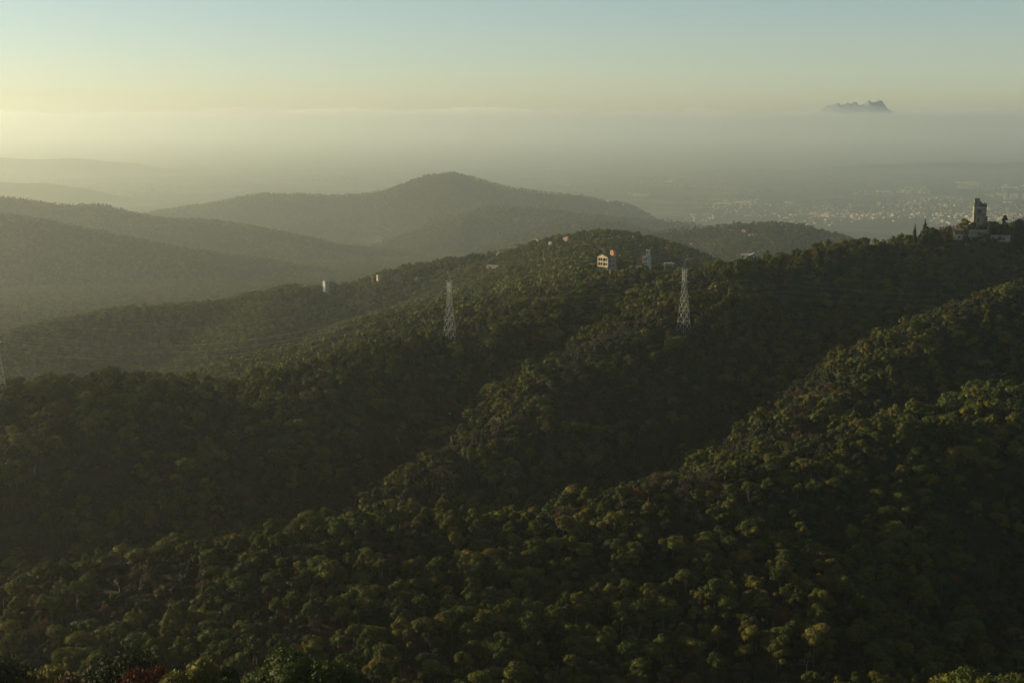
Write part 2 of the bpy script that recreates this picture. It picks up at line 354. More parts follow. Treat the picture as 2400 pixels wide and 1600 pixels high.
# ------------------------------------------------------------------ tree shapes
def ico(sub):
    bm = bmesh.new(); bmesh.ops.create_icosphere(bm, subdivisions=sub, radius=1.0)
    V = np.array([v.co[:] for v in bm.verts]); Fc = np.array([[v.index for v in f.verts] for f in bm.faces]); bm.free(); return V, Fc
ICO = {1: ico(1), 2: ico(2)}
class TB:
    """one tree: crown and trunk arrays"""
    def __init__(s, seed): s.r = np.random.default_rng(seed); s.cv = []; s.cf = []; s.nc = 0; s.tv = []; s.tf = []; s.nt = 0
    def core(s, c, R, sub=1, jit=0.18):
        V, Fc = ICO[sub]; k = 1 + jit * s.r.standard_normal(len(V))[:, None]
        s.cv.append(np.asarray(c) + V * np.asarray(R) * k); s.cf.append(Fc + s.nc); s.nc += len(V)
    def tufts(s, c, R, n, size, low=-0.35, out=0.75):
        d = s.r.standard_normal((n * 2, 3)); d /= np.linalg.norm(d, axis=1)[:, None]; d = d[d[:, 2] > low][:n]; n = len(d)
        p = np.asarray(c) + d * np.asarray(R) * (0.82 + 0.34 * s.r.random((n, 1)))
        nrm = d * out + s.r.standard_normal((n, 3)) * 0.55; nrm /= np.linalg.norm(nrm, axis=1)[:, None]
        t = np.cross(nrm, s.r.standard_normal((n, 3))); t /= np.linalg.norm(t, axis=1)[:, None]; b = np.cross(nrm, t)
        sz = size * (0.55 + 0.8 * s.r.random((n, 1)))
        tri = np.stack([p + t * sz, p - t * sz * 0.6 + b * sz * 0.75, p - t * sz * 0.5 - b * sz * 0.8 + nrm * sz * 0.25], 1).reshape(-1, 3)
        s.cv.append(tri); s.cf.append(np.arange(3 * n).reshape(-1, 3) + s.nc); s.nc += 3 * n
    def limb(s, pts, r0, r1, n=5):
        pts = np.asarray(pts, float); m = len(pts); a = np.arange(n) * 2 * np.pi / n
        for k in range(m):
            rr = r0 + (r1 - r0) * k / (m - 1)
            s.tv.append(pts[k] + np.stack([np.cos(a) * rr, np.sin(a) * rr, np.zeros(n)], 1))
        for k in range(m - 1):
            i = np.arange(n); j = (i + 1) % n; o = s.nt + k * n
            s.tf.append(np.stack([o + i, o + j, o + n + j, o + n + i], 1))
        s.nt += m * n
    def crown(s, name, m): return mesh_np(name, np.concatenate(s.cv), [np.concatenate(s.cf)], [m])
    def trunk(s, name, m): return mesh_np(name, np.concatenate(s.tv), [np.concatenate(s.tf)], [m], smooth=True)
    def whole(s, name, mc, mt):
        cv = np.concatenate(s.cv); cf = np.concatenate(s.cf)
        if not s.tv: return mesh_np(name, cv, [cf], [mc])
        tv = np.concatenate(s.tv); tf = np.concatenate(s.tf) + len(cv)
        return mesh_np(name, np.concatenate([cv, tv]), [cf, tf], [mc, mt], [0] * len(cf) + [1] * len(tf))

def pine(seed, q, H=9.0, R=2.9, flat=0.55, lobes=13, st=1.1):
    """q: detail 2 near, 1 middle, 0 far"""
    t = TB(seed); r = t.r; lean = r.uniform(-0.9, 0.9, 2); top = np.array([lean[0], lean[1], H * 0.72])
    t.limb([(0,0,-1.0), (lean[0]*.15, lean[1]*.15, H*.25), (lean[0]*.7, lean[1]*.7, H*.5), top], 0.22, 0.10)
    n = lobes if q else 6
    for k in range(n):
        a = k * 2.4 + r.uniform(-.5, .5); rr = R * math.sqrt((k + .4) / n) * r.uniform(.75, 1.1)
        zz = H * 0.9 - flat * rr * rr / R * r.uniform(.9, 1.7) + r.uniform(-.45, .35) - (H * .2 if r.random() < .3 else 0)
        c = np.array([lean[0] + rr * math.cos(a) * st, lean[1] + rr * math.sin(a) / st, zz])
        rad_ = r.uniform(.55, 1.4) * R / 2.9 * (1.35 if not q else 1.0); RRd = np.array([rad_, rad_, rad_ * .88])
        t.core(c, RRd * 0.86, 2 if q == 3 else 1)
        if q: t.tufts(c, RRd, {1: 60, 2: 300, 3: 900}[q], {1: .34, 2: .20, 3: .13}[q])
        else: t.tufts(c, RRd, 16, .7)
        if q and k % 2 == 0: t.limb([top * .8 + (0, 0, -.3), (top * .35 + c * .65) - (0, 0, .3), c], .09, .04, 4)
    return t
def oak(seed, q, H=5.0, R=2.7, lobes=9, dense=1.0):
    t = TB(seed); r = t.r
    t.limb([(0,0,-.8), (r.uniform(-.2,.2), r.uniform(-.2,.2), H*.4), (r.uniform(-.4,.4), r.uniform(-.4,.4), H*.7)], 0.16, 0.07)
    n = lobes if q else 4
    for k in range(n):
        a = k * 2.4 + r.uniform(-.5, .5); rr = R * .72 * math.sqrt((k + .3) / n)
        c = np.array([rr * math.cos(a), rr * math.sin(a), H * r.uniform(.35, .62) + (H*.22 if k < n*.4 else 0)])
        rad_ = r.uniform(.95, 1.45) * R / 2.7 * (1.3 if not q else 1.0); RRd = np.array([rad_, rad_, rad_ * .85])
        t.core(c, RRd * (.86 if dense == 1 else .7), 1)
        t.tufts(c, RRd, int({0: 14, 1: 50, 2: 200}[q] * dense), {0: .6, 1: .32, 2: .20}[q] * (1 if dense == 1 else .6), low=-.5)
    return t
def sparse(seed, q, H=6.0, R=2.2):
    t = TB(seed); r = t.r; tips = []
    t.limb([(0,0,-.8), (r.uniform(-.3,.3), r.uniform(-.3,.3), H*.35), (r.uniform(-.5,.5), r.uniform(-.5,.5), H*.6)], 0.14, 0.06)
    for k in range(9 if q else 4):
        a = k * 2.4; rr = R * r.uniform(.35, .8); z0 = H * r.uniform(.3, .55); c = np.array([rr*math.cos(a), rr*math.sin(a), H * r.uniform(.55, .95)])
        t.limb([(0, 0, z0), (c[0]*.5, c[1]*.5, (z0 + c[2])*.52), c], .05, .02, 3)
        Rd = np.array([1, 1, .9]) * r.uniform(.8, 1.2)
        if not q: t.core(c, Rd * .7, 1)
        t.tufts(c, Rd, {0: 16, 1: 55, 2: 150, 3: 420}[q], {0: .55, 1: .30, 2: .20, 3: .13}[q], low=-.8, out=.3)
    return t
def bare(seed, H=6.5):
    t = TB(seed); r = t.r
    def grow(p, d, L, w, lev):
        q = p + d * L * .5 + r.normal(0, .06 * L, 3); e = p + d * L + r.normal(0, .08 * L, 3)
        t.limb([p, q, e], w, w * .6, 4)
        if lev:
            for _ in range(3 if lev > 1 else 2):
                nd = d + r.normal(0, .55, 3); nd[2] = abs(nd[2]) * .8 + .1; nd /= np.linalg.norm(nd); grow(e, nd, L * .62, w * .58, lev - 1)
    grow(np.array([0, 0, -.6]), np.array([.05, 0, 1.0]), H * .45, .16, 3)
    return t
def cypress(seed, H=10.5, R=1.15):
    t = TB(seed); t.limb([(0,0,-1), (0,0,H*.5)], .2, .1)
    for k in range(12):
        f = k / 11; rr = R * (math.sin(math.pi * min(1, .22 + f * .78)) ** .75 + .12) * (1 if f < .9 else .7)
        c = np.array([t.r.uniform(-.1,.1), t.r.uniform(-.1,.1), .6 + f * (H - 1.0)])
        t.core(c, np.array([rr*.85, rr*.85, H/14]), 1); t.tufts(c, np.array([rr, rr, H/12]), 90, .22, low=-1, out=.6)
    return t
def conifer(seed, H=10.0, R=3.6):
    t = TB(seed); t.limb([(0,0,-1), (0,0,H*.95)], .25, .05)
    for k in range(9):
        f = k / 8; z = H * (.12 + .85 * f); rr = R * (1 - f) ** .8 + .25
        for j in range(9 if k < 6 else 5):
            a = j * 2 * math.pi / (9 if k < 6 else 5) + k * .6 + t.r.uniform(-.2, .2); q = rr * t.r.uniform(.5, .95)
            c = np.array([q*math.cos(a)*.75, q*math.sin(a)*.75, z - q*.12 + t.r.uniform(-.65, .65)]); t.core(c, np.array([.8, .8, .55]) * (.5 + .5*(1-f)), 1)
            t.tufts(c, np.array([1.0, 1.0, .75]) * (.5 + .55*(1-f)), 60, .25, low=-.6)
    return t

# ------------------------------------------------------------------ where trees stand
def jitter(x0, x1, y0, y1, sp, seed):
    r = np.random.default_rng(seed); a = np.arange(x0, x1, sp); b = np.arange(y0, y1, sp); X, Y = np.meshgrid(a, b)
    X = X + r.uniform(-.48, .48, X.shape) * sp; Y = Y + r.uniform(-.48, .48, X.shape) * sp
    return X.ravel(), Y.ravel()
def in_fan(x, y, m=60):
    return np.abs(x) < y * 0.385 + m
def clear_of(x, y, lst):
    ok = np.ones(len(x), bool)
    for px, py, pr in lst: ok &= np.hypot(x - px, y - py) > pr
    return ok
CLEAR = []
for k, pr in (('villa', 9), ('turret', 10), ('tower', 8), ('lodge', 6), ('pylon_a', 4.5), ('pylon_b', 4.5), ('pylon_c', 4)):
    p = SITE[k]; CLEAR.append((p[0], p[1], pr)); dl = math.hypot(p[0], p[1])
    if k in ('villa', 'turret', 'lodge', 'pylon_b'):
        for q in (8, 14): CLEAR.append((p[0]*(1 - q/dl), p[1]*(1 - q/dl), pr*.8))
hs = [
 ('white_house', 764, 667, 1771, 5.9, 6.1, 4.1, -50, 'white', 'paleroof', 'small white house alone on the ridge crest at left', 'gable', 1.6),
 ('dark_roofed_house', 777, 667, 1779, 8.8, 6.8, 3.5, -10, 'grey', 'greytile', 'low grey annex with dark roof beside the small white house', 'gable', 1.2),
 ('tower_house', 889, 657, 1785, 5.1, 5.7, 6.8, -60, 'cream', 'tile', 'sunlit cream tower house on the ridge crest', 'flat', .3),
 ('grey_house', 876, 658, 1777, 5.7, 6.8, 4.6, -45, 'grey', 'tile', 'gabled house just left of the sunlit cream tower house', 'gable', 1.8),
 ('brown_house', 928, 657, 1785, 10.8, 9.5, 4.6, -20, 'grey', 'greytile', 'wide house with steep dark roof right of the cream tower house', 'gable', 3.6),
 ('turreted_cottage', 977, 663, 1769, 5.7, 5.7, 4.9, -40, 'pink', 'greytile', 'pinkish cottage with pointed roof below the pines, left of the centre left pylon', 'hip', 2.8),
 ('long_pavilion', 1159, 629, 1694, 18.9, 6.8, 3.5, -25, 'cream', 'paleroof', 'long low cream pavilion on the slope right of the centre left pylon', 'flat', .3),
 ('white_cottage', 1168, 599, 1816, 6.8, 6.8, 4.3, -35, 'white', 'tile', 'white cottage with red roof, leftmost of the crest row', 'gable', 1.4),
 ('red_roofed_cottage', 1181, 595, 1823, 8.1, 6.8, 4.6, -20, 'pink', 'tile', 'pink cottage with red roof, second of the crest row', 'gable', 1.6),
 ('grey_block', 1211, 588, 1820, 14.9, 9.5, 6.8, -30, 'grey', 'greytile', 'long grey block with dark roof in the crest row', 'gable', 2.0),
 ('white_villa', 1262, 569, 1797, 12.0, 8.0, 4.5, -30, 'white', 'paleroof', 'long white villa with pale roof in the crest row', 'flat', .3),
 ('narrow_house', 1292, 577, 1768, 4.8, 5.3, 5.3, -40, 'white', 'greytile', 'narrow white house just below the crest row', 'gable', 1.2),
 ('pale_house', 1303, 566, 1772, 7.9, 6.6, 4.2, -30, 'cream', 'tile', 'cream house with red roof between the long villa and the rosy house', 'gable', 1.3),
 ('rosy_house', 1330, 566, 1753, 8.5, 6.6, 4.7, -45, 'pink', 'tile', 'rosy house with tiled roof at the right end of the crest row', 'hip', 1.8),
 ('flat_hall', 1568, 621, 1010, 7, 4, 1.2, -5, 'white', 'paleroof', 'low white flat roofed hall right of the turreted house', 'flat', .3),
 ('pool_house', 1425, 643, 975, 4, 3, 1.6, -35, 'white', 'tile', 'tiny white shed with red roof below the pedimented villa', 'gable', .9),
 ('white_annex', 1748, 607, 858, 6, 5, 2.8, -20, 'white', 'paleroof', 'white flat roofed house behind the right ridge, left of the pair', 'flat', .3),
 ('white_block', 1766, 609, 852, 4.5, 4.5, 2.8, -10, 'white', 'paleroof', 'white house with pale gable roof behind the right ridge, right of the pair', 'gable', 1.4),
 ('hill_house', 1745, 545, 3150, 10, 8, 5, -50, 'ochre', 'tile', 'bright orange house on the round hill behind the right ridge', 'gable', 2.4),
 ('hill_cottage', 1711, 541, 3150, 9, 7, 3, -30, 'white', 'paleroof', 'pale cottage left of the bright orange house on the round hill', 'flat', .3),
 ('hill_terrace_house', 1765, 552, 3120, 20, 6, 2.6, 8, 'white', 'paleroof', 'long pale house below the bright orange house on the round hill', 'flat', .3),
 ('lone_cottage', 1621, 574, 2950, 6.0, 6.0, 4.5, -50, 'ochre', 'tile', 'tiny sunlit orange house in the woods above the pylon on the spur', 'gable', .8),
]
def seat(u, v, Yd):
    for q in np.linspace(.84, 1.16, 65):
        p = at(u, v, Yd * q)
        if p[2] <= g1(p[0], p[1]) + .3: return p
    return at(u, v, Yd)
for h in hs:
    p = seat(h[1], h[2], h[3]); pr = max(h[4], h[5]) * .6 + 2.0; dl = math.hypot(p[0], p[1]); CLEAR.append((p[0], p[1], pr))
    CLEAR.append((p[0]*(1 - 5/dl), p[1]*(1 - 5/dl), pr*.6))
    if 1600 < h[3] < 2000:
        for q in (11, 17): CLEAR.append((p[0]*(1 - q/dl), p[1]*(1 - q/dl), pr*.6))
tp = SITE['terrace']
for dx in (-10, -3, 4, 11, 17): CLEAR.append((tp[0]+dx, tp[1]+1, 5)); CLEAR.append((tp[0]+dx, tp[1]+9, 5))
EXTRA_CLEAR = CLEAR

X, Y = jitter(-760, 760, 130, 1500, 3.8, 11)
k = in_fan(X, Y) & ((Y > 215) | ((X > .2 * Y) & (Y > 150))); X, Y = X[k], Y[k]
k = clear_of(X, Y, CLEAR); X, Y = X[k], Y[k]
Z = ground(X, Y); L = lift(X, Y)
r_ = np.random.default_rng(5); U = r_.random(len(X)); U2 = r_.random(len(X))
clump = vnoise(X / 26, Y / 26) + .6 * vnoise(X / 11 + 5, Y / 11)
pineness = 0.31 + 0.75 * clump + 0.5 * vnoise(X / 75 + 3, Y / 75)
typ = np.where(U < pineness, 0, np.where(U2 < 0.80, 1, 2))          # pine, oak, brown
u3 = r_.random(len(X)); typ = np.where((typ == 2) & (u3 < .045), 3, typ)   # orange
typ = np.where((typ == 2) & (u3 > .965), 4, typ)                       # dead and bare
scl = np.where(typ == 0, r_.uniform(.52, .92, len(X)) + .34 * r_.random(len(X)) ** 3, r_.uniform(.36, .85, len(X)) + .3 * r_.random(len(X)) ** 3)
Ht = np.where(typ == 0, 9.0, np.where(typ == 1, 5.2, 6.0)) * scl
k = (L < Ht + 3.0) & ((Y > 215) | (project(X, Y, Z + Ht)[1] > 1530)); X, Y, Z, L, typ, scl, Ht, U, U2 = (a[k] for a in (X, Y, Z, L, typ, scl, Ht, U, U2))
dist = np.hypot(X, Y); uu, vv, ff = project(X, Y, Z + Ht * .7)
inview = (uu > 8) & (uu < 2392) & (vv < 1588) & (L < Ht * .45)
rot = r_.uniform(0, 2 * np.pi, len(X))

NPINE, NOAK, NBR = 10, 5, 4
P_ = {}
pine_args = [dict(H=9, R=2.9, flat=.7, lobes=15), dict(H=9.2, R=2.5, flat=1.1, lobes=15), dict(H=8.0, R=3.2, flat=.5, lobes=17), dict(H=8.8, R=2.4, flat=1.4, lobes=14), dict(H=8.2, R=3.0, flat=.9, lobes=15), dict(H=9.0, R=2.7, flat=.9, lobes=16),
  dict(H=10.5, R=2.2, flat=1.7, lobes=15, st=.8), dict(H=7.4, R=3.6, flat=.3, lobes=19, st=1.3), dict(H=9.4, R=2.9, flat=.45, lobes=11, st=1.25), dict(H=8.4, R=2.6, flat=1.2, lobes=12, st=.72)]
def protos(kind, build, n, crown_m, bark_m, q):
    out = []
    for k in range(n):
        t = build(k, q); out.append((t.crown(f'{kind}_crown', crown_m), t.trunk(f'{kind}_trunk', bark_m)))
    return out
def pine_k(k, q): return pine(100 + k, q, **pine_args[k % len(pine_args)])
def oak_k(k, q): return oak(200 + k, q, H=5.2 + .3 * (k % 2), R=2.6 + .2 * (k % 3))
def br_k(k, q): return sparse(300 + k, q)

def place(name, protos_, k, x, y, z, rz, sc, label, cat, group=None):
    o = empty(name, (x, y, z), rz, sc); tag(o, label, cat, group)
    c, t = protos_[k % len(protos_)]
    if c: link('crown', c, o)
    link('trunk', t, o)
    return o

taken = np.zeros(len(X), bool)
def slope_name(x, y):
    return 'near' if y < 470 else 'mid'
near_pine = protos('pine', pine_k, NPINE, M['pine'], M['bark'], 2)
near_oak = protos('oak', oak_k, NOAK, M['oak'], M['darkbark'], 2)
near_br = protos('brown', br_k, NBR, M['brown'], M['bark'], 2)
near_or = protos('orange', br_k, 2, M['orange'], M['darkbark'], 2)
bare_p = []
for k in range(2):
    t = bare(500 + k); bare_p.append((None, t.trunk('bare_trunk', M['deadwood'])))
LAB = {
 0: ('pine_tree', near_pine, 300, 'pine', 'olive green pine with billowy crown', 'pines of the near slope'),
 1: ('oak_tree', near_oak, 160, 'oak', 'dark green evergreen oak between pines', 'evergreen oaks of the near slope'),
 2: ('leafless_tree', near_br, 90, 'tree', 'thin grey brown half leafless tree', 'grey brown trees of the near slope'),
 3: ('autumn_tree', near_or, 24, 'tree', 'small orange autumn tree among green woods', 'orange autumn trees'),
 4: ('dead_tree', bare_p, 12, 'tree', 'pale dead tree with bare branches', 'dead trees in the woods'),
}
for tk, (nm, pr, nmax, cat, lab, grp) in LAB.items():
    cand = np.where((typ == tk) & inview)[0]
    cand = cand[np.argsort(dist[cand] / scl[cand] * (1 + .02 * np.maximum(L[cand], -2)))][:nmax]
    for q, i in enumerate(cand):
        zone = ('at the left', 'left of centre', 'right of centre', 'at the right')[min(3, int(uu[i] // 600))]
        band = 'high' if vv[i] < 1320 else 'halfway' if vv[i] < 1450 else 'low'
        size = 'tall' if scl[i] > (.9 if tk == 0 else .7) else 'small'
        place(nm, pr, int(U[i] * 977), X[i], Y[i], Z[i], rot[i], scl[i], f'{size} {lab} {band} on the near slope {zone}' if tk < 3 else f'{lab} {band} on the slopes {zone}', cat, grp)
    taken[cand] = True

# ------------------------------------------------------------------ the rest of the forest, uncounted
def scatter(name, pts, z, rotz, sc, which, meshes, label, cat='forest'):
    col = bpy.data.collections.new(name + '_shapes')
    for k, me in enumerate(meshes):
        o = bpy.data.objects.new(f'{name}_shape_{k:02d}', me); col.objects.link(o)
    me = bpy.data.meshes.new(name); n = len(z)
    me.vertices.add(n); me.vertices.foreach_set('co', np.stack([pts[0], pts[1], z], 1).astype(np.float32).ravel())
    for an, ty, val in (('rz', 'FLOAT', rotz), ('sc', 'FLOAT', sc), ('pick', 'INT', which)):
        at_ = me.attributes.new(an, ty, 'POINT'); at_.data.foreach_set('value', np.asarray(val, np.float32 if ty == 'FLOAT' else np.int32))
    me.update()
    ob = link(name, me); tag(ob, label, cat, kind='stuff')
    ng = bpy.data.node_groups.new(name, 'GeometryNodeTree')
    ng.interface.new_socket('Geometry', in_out='INPUT', socket_type='NodeSocketGeometry'); ng.interface.new_socket('Geometry', in_out='OUTPUT', socket_type='NodeSocketGeometry')
    N, Lk = ng.nodes, ng.links
    gi = N.new('NodeGroupInput'); go = N.new('NodeGroupOutput'); ci = N.new('GeometryNodeCollectionInfo'); ci.inputs['Collection'].default_value = col
    ci.inputs['Separate Children'].default_value = True; ci.inputs['Reset Children'].default_value = True
    ip = N.new('GeometryNodeInstanceOnPoints'); ip.inputs['Pick Instance'].default_value = True
    def attr(nm, ty):
        a = N.new('GeometryNodeInputNamedAttribute'); a.data_type = ty; a.inputs['Name'].default_value = nm; return a.outputs[0]
    cx = N.new('ShaderNodeCombineXYZ'); Lk.new(attr('rz', 'FLOAT'), cx.inputs['Z'])
    Lk.new(gi.outputs[0], ip.inputs['Points']); Lk.new(ci.outputs[0], ip.inputs['Instance']); Lk.new(attr('pick', 'INT'), ip.inputs['Instance Index'])
    Lk.new(cx.outputs[0], ip.inputs['Rotation']); Lk.new(attr('sc', 'FLOAT'), ip.inputs['Scale']); Lk.new(ip.outputs[0], go.inputs[0])
    md = ob.modifiers.new('scatter', 'NODES'); md.node_group = ng
    return ob

rest = ~taken
defs = {0: ('pine_forest', pine_k, NPINE, 'pine', 'bark', 'dense pine woods covering the middle slopes and spurs'),
        1: ('oak_forest', oak_k, NOAK, 'oak', 'darkbark', 'dark evergreen oak woods filling the gullies between the pines'),
        2: ('brown_forest', br_k, NBR, 'brown', 'bark', 'grey brown scrub and half leafless trees scattered through the woods'),
        3: ('autumn_forest', br_k, 2, 'orange', 'darkbark', 'scattered orange autumn trees on the farther slopes')}
for tk, (nm, fn, n, mc, mb, lab) in defs.items():
    sel = rest & (typ == tk)
    if tk == 2: sel = sel | (rest & (typ == 4))
    ms = [fn(k, 2).whole(f'{nm}_n{k}', M[mc], M[mb]) for k in range(n)] + [fn(k, 1).whole(f'{nm}_m{k}', M[mc], M[mb]) for k in range(n)] + [fn(k, 0).whole(f'{nm}_f{k}', M[mc], M[mb]) for k in range(n)]
    d = dist[sel]; lod = np.where(d < 520, 0, np.where(d < 950, 1, 2))
    pick = (U2[sel] * 7919).astype(int) % n + lod * n
    scatter(nm, (X[sel], Y[sel]), Z[sel], rot[sel], scl[sel], pick, ms, lab)

# far hills
FX, FY = [], []
for (x0, x1, y0, y1, sp, sd) in ((-860, 860, 1500, 2100, 5.2, 20), (-2150, 2150, 2100, 5300, 8.5, 21), (-3400, 3400, 5300, 8200, 14.0, 22)):
    a, b = jitter(x0, x1, y0, y1, sp, sd); k = in_fan(a, b, 80); FX.append(a[k]); FY.append(b[k])
X2 = np.concatenate(FX); Y2 = np.concatenate(FY); L2 = lift(X2, Y2); Z2 = ground(X2, Y2)
k = (L2 < 9) & (Z2 > -110) & clear_of(X2, Y2, CLEAR); X2, Y2, Z2 = X2[k], Y2[k], Z2[k]
U4 = np.random.default_rng(9).random(len(X2)); p4 = np.where(U4 < .45, (U4 * 6000).astype(int) % 3, np.where(U4 < .93, 3 + (U4 * 6000).astype(int) % 2, 5))
far_meshes = [pine_k(k, 0).whole(f'far_pine{k}', M['pine'], M['bark']) for k in range(3)] + [oak_k(k, 0).whole(f'far_oak{k}', M['oak'], M['darkbark']) for k in range(2)] + [br_k(0, 0).whole('far_brown', M['brown'], M['bark'])]
s4 = np.random.default_rng(10).uniform(.7, 1.2, len(X2)) * np.where(Y2 > 5300, 1.5, np.where(Y2 > 2800, 1.0, np.where(Y2 > 2100, 1.1, .8)))
scatter('hill_forest', (X2, Y2), Z2, U4 * 40 % 6.28, s4, p4, far_meshes, 'hazy woods covering the rounded hills beyond the villas')
print('TREES', len(X), int(taken.sum()), len(X2))

# ------------------------------------------------------------------ trees close below the camera
fg = [pine(701, 3, H=12, R=3.7, flat=.55, lobes=24), pine(702, 3, H=12, R=3.0, flat=.8, lobes=18), pine(703, 3, H=12, R=3.4, flat=.4, lobes=20)]
fg = [(t.crown('stone_pine_crown', M['pine']), t.trunk('stone_pine_trunk', M['bark'])) for t in fg]
fo = oak(711, 2, H=10, R=4.2, lobes=26, dense=6.0); fo = [(fo.crown('large_oak_crown', M['oak']), fo.trunk('large_oak_trunk', M['darkbark']))]
fr = sparse(721, 3, H=8, R=3.4); fr = [(fr.crown('russet_crown', M['red']), fr.trunk('russet_trunk', M['darkbark']))]
fb = sparse(731, 3, H=7, R=3.0); fb = [(fb.crown('brown_crown', M['brown']), fb.trunk('brown_trunk', M['bark']))]
def fg_tree(name, pr, k, u, vtop, Yd, H, label, cat, wide=1.0):
    H = max(v.co.z for v in pr[k % len(pr)][0].vertices)
    p = at(u, vtop, Yd); z = g1(p[0], p[1]); s = max(.4, (p[2] - z) / H)
    o = place(name, pr, k, p[0], p[1], z, u * .37, 1.0, label, cat); o.scale = (s * wide, s * wide, s); return o
fg_tree('stone_pine', fg, 0, 735, 1540, 112, 11.6, 'broad stone pine with sunlit domed crown at the bottom edge, largest of the pines there', 'pine')
fg_tree('stone_pine', fg, 1, 455, 1556, 118, 11.6, 'round crowned stone pine at the bottom edge just right of the russet tree', 'pine', .85)
fg_tree('stone_pine', fg, 1, 528, 1553, 124, 11.6, 'round crowned stone pine at the bottom edge, second right of the russet tree', 'pine', .9)
fg_tree('stone_pine', fg, 2, 600, 1580, 128, 11.6, 'low stone pine at the bottom edge squeezed beside the broadest pine', 'pine', .8)
fg_tree('stone_pine', fg, 2, 100, 1556, 130, 11.6, 'dark flat topped stone pine at the bottom left corner', 'pine', .9)
fg_tree('large_oak', fo, 0, 246, 1520, 128, 9.0, 'big dark evergreen oak at the bottom edge left of the russet tree', 'oak', .8)
fg_tree('large_oak', fo, 0, 2, 1512, 132, 9.0, 'dark evergreen oak cut off by the left edge at the bottom corner', 'oak', .8)
fg_tree('russet_tree', fr, 0, 378, 1580, 120, 7.6, 'russet red autumn tree at the bottom edge between oak and pines', 'tree', .7)
fg_tree('brown_tree', fb, 0, 112, 1586, 122, 6.8, 'beige brown leafless bush at the bottom left corner below the flat pine', 'tree', .7)
fg_tree('stone_pine', fg, 0, 2366, 1574, 196, 11.6, 'olive pine with sunlit crown in the bottom right corner', 'pine', .9)
fg_tree('stone_pine', fg, 2, 2262, 1578, 200, 11.6, 'olive pine at the bottom edge, left of the corner pine at right', 'pine', .9)
fg_tree('stone_pine', fg, 1, 2316, 1580, 190, 11.6, 'lower olive pine between two larger pines in the bottom right corner', 'pine', .9)

# ------------------------------------------------------------------ power line
def pylon(loc, H, rz, label):
    root = empty('lattice_pylon', loc, rz); tag(root, label, 'pylon', 'lattice pylons of the power line')
    wb, wt, hw = 2.6, 0.75, .72 * H                    # half widths at base and waist, height of the waist
    def half(z): return wb + (wt - wb) * z / hw if z < hw else wt
    lv = [0, .16, .31, .45, .58, .72, .80, .88]; lv = [a * H for a in lv]
    def cor(i, z): w = half(z); return ((w, w, z), (-w, w, z), (-w, -w, z), (w, -w, z))[i % 4]
    for i in range(4):
        b = MB(); b.bar(cor(i, -1.5), cor(i, hw), .12, .10); b.bar(cor(i, hw), cor(i, lv[-1]), .08); b.build('leg', M['steel'], root)
        b = MB()
        for a, c in zip(lv[:-1], lv[1:]):
            b.bar(cor(i, a), cor(i + 1, c), .038); b.bar(cor(i + 1, a), cor(i, c), .038); b.bar(cor(i, c), cor(i + 1, c), .05)
        b.build('bracing', M['steel'], root)
    b = MB()
    for i in range(4): b.bar(cor(i, lv[-1]), (0, 0, H), .08)
    b.build('peak', M['steel'], root)
    tips = []
    for z, ln in ((.70 * H, 3.7), (.79 * H, 3.2), (.88 * H, 2.7)):
        for sx in (-1, 1):
            b = MB(); tip = (sx * ln, 0, z + .15)
            for sy in (-1, 1): b.bar((sx * wt, sy * wt, z), tip, .10); b.bar((sx * wt, sy * wt, z + .9), tip, .07)
            arm = b.build('crossarm', M['steel'], root)
            MB().cone((tip[0], 0, tip[2] - 1.3), .12, .12, 1.3, 6).build('insulator', M['window'], arm)
            tips.append((tip[0], 0, tip[2] - 1.3))
    mw = Matrix.Translation(loc) @ Matrix.Rotation(rz, 4, 'Z')
    return [mw @ Vector(t) for t in tips] + [mw @ Vector((0, 0, H))]
pa, pb, pc = SITE['pylon_a'], SITE['pylon_b'], SITE['pylon_c']
ha = at(1054, 641, 740)[2] - pa[2]; hb = at(1602, 612, 706)[2] - pb[2]
ta = pylon((pa[0], pa[1], pa[2]), ha, rad(40), 'steel lattice pylon on the middle ridge left of centre, carrying the wires')
tb = pylon((pb[0], pb[1], pb[2]), hb, rad(38), 'steel lattice pylon on the wooded spur right of the villas')
tc_ = pylon((pc[0], pc[1], pc[2]), 33, rad(60), 'steel lattice pylon half cut off by the left edge in the haze')
def wire(a, b, sag, label, grp, r=.023, n=40):
    pts = []
    for i in range(n + 1):
        t = i / n; p = a.lerp(b, t); p.z -= sag * 4 * t * (1 - t); pts.append(p)
    m = MB()
    for p, q in zip(pts[:-1], pts[1:]): m.bar(p, q, r)
    o = m.build('power_line', M['wire']); tag(o, label, 'cable', grp)
wn_ = ('lowest left', 'lowest right', 'middle left', 'middle right', 'upper left', 'upper right', 'topmost')
for k in range(7):
    wire(ta[k], tc_[k], 17 if k < 6 else 14, f'thin sagging cable from the {wn_[k]} arm of centre left pylon to left edge', 'cables of the left span')
off = Vector(at(2750, 640, 800))
for k in range(7):
    wire(tb[k], off + (tb[k] - tb[6]), 9, f'faint cable running right from the {wn_[k]} arm of the pylon on the spur', 'cables of the right span', .016)
    wire(ta[k], tb[k], 3.5, f'faint cable between the two pylons at their {wn_[k]} arms', 'cables between the pylons', .014)

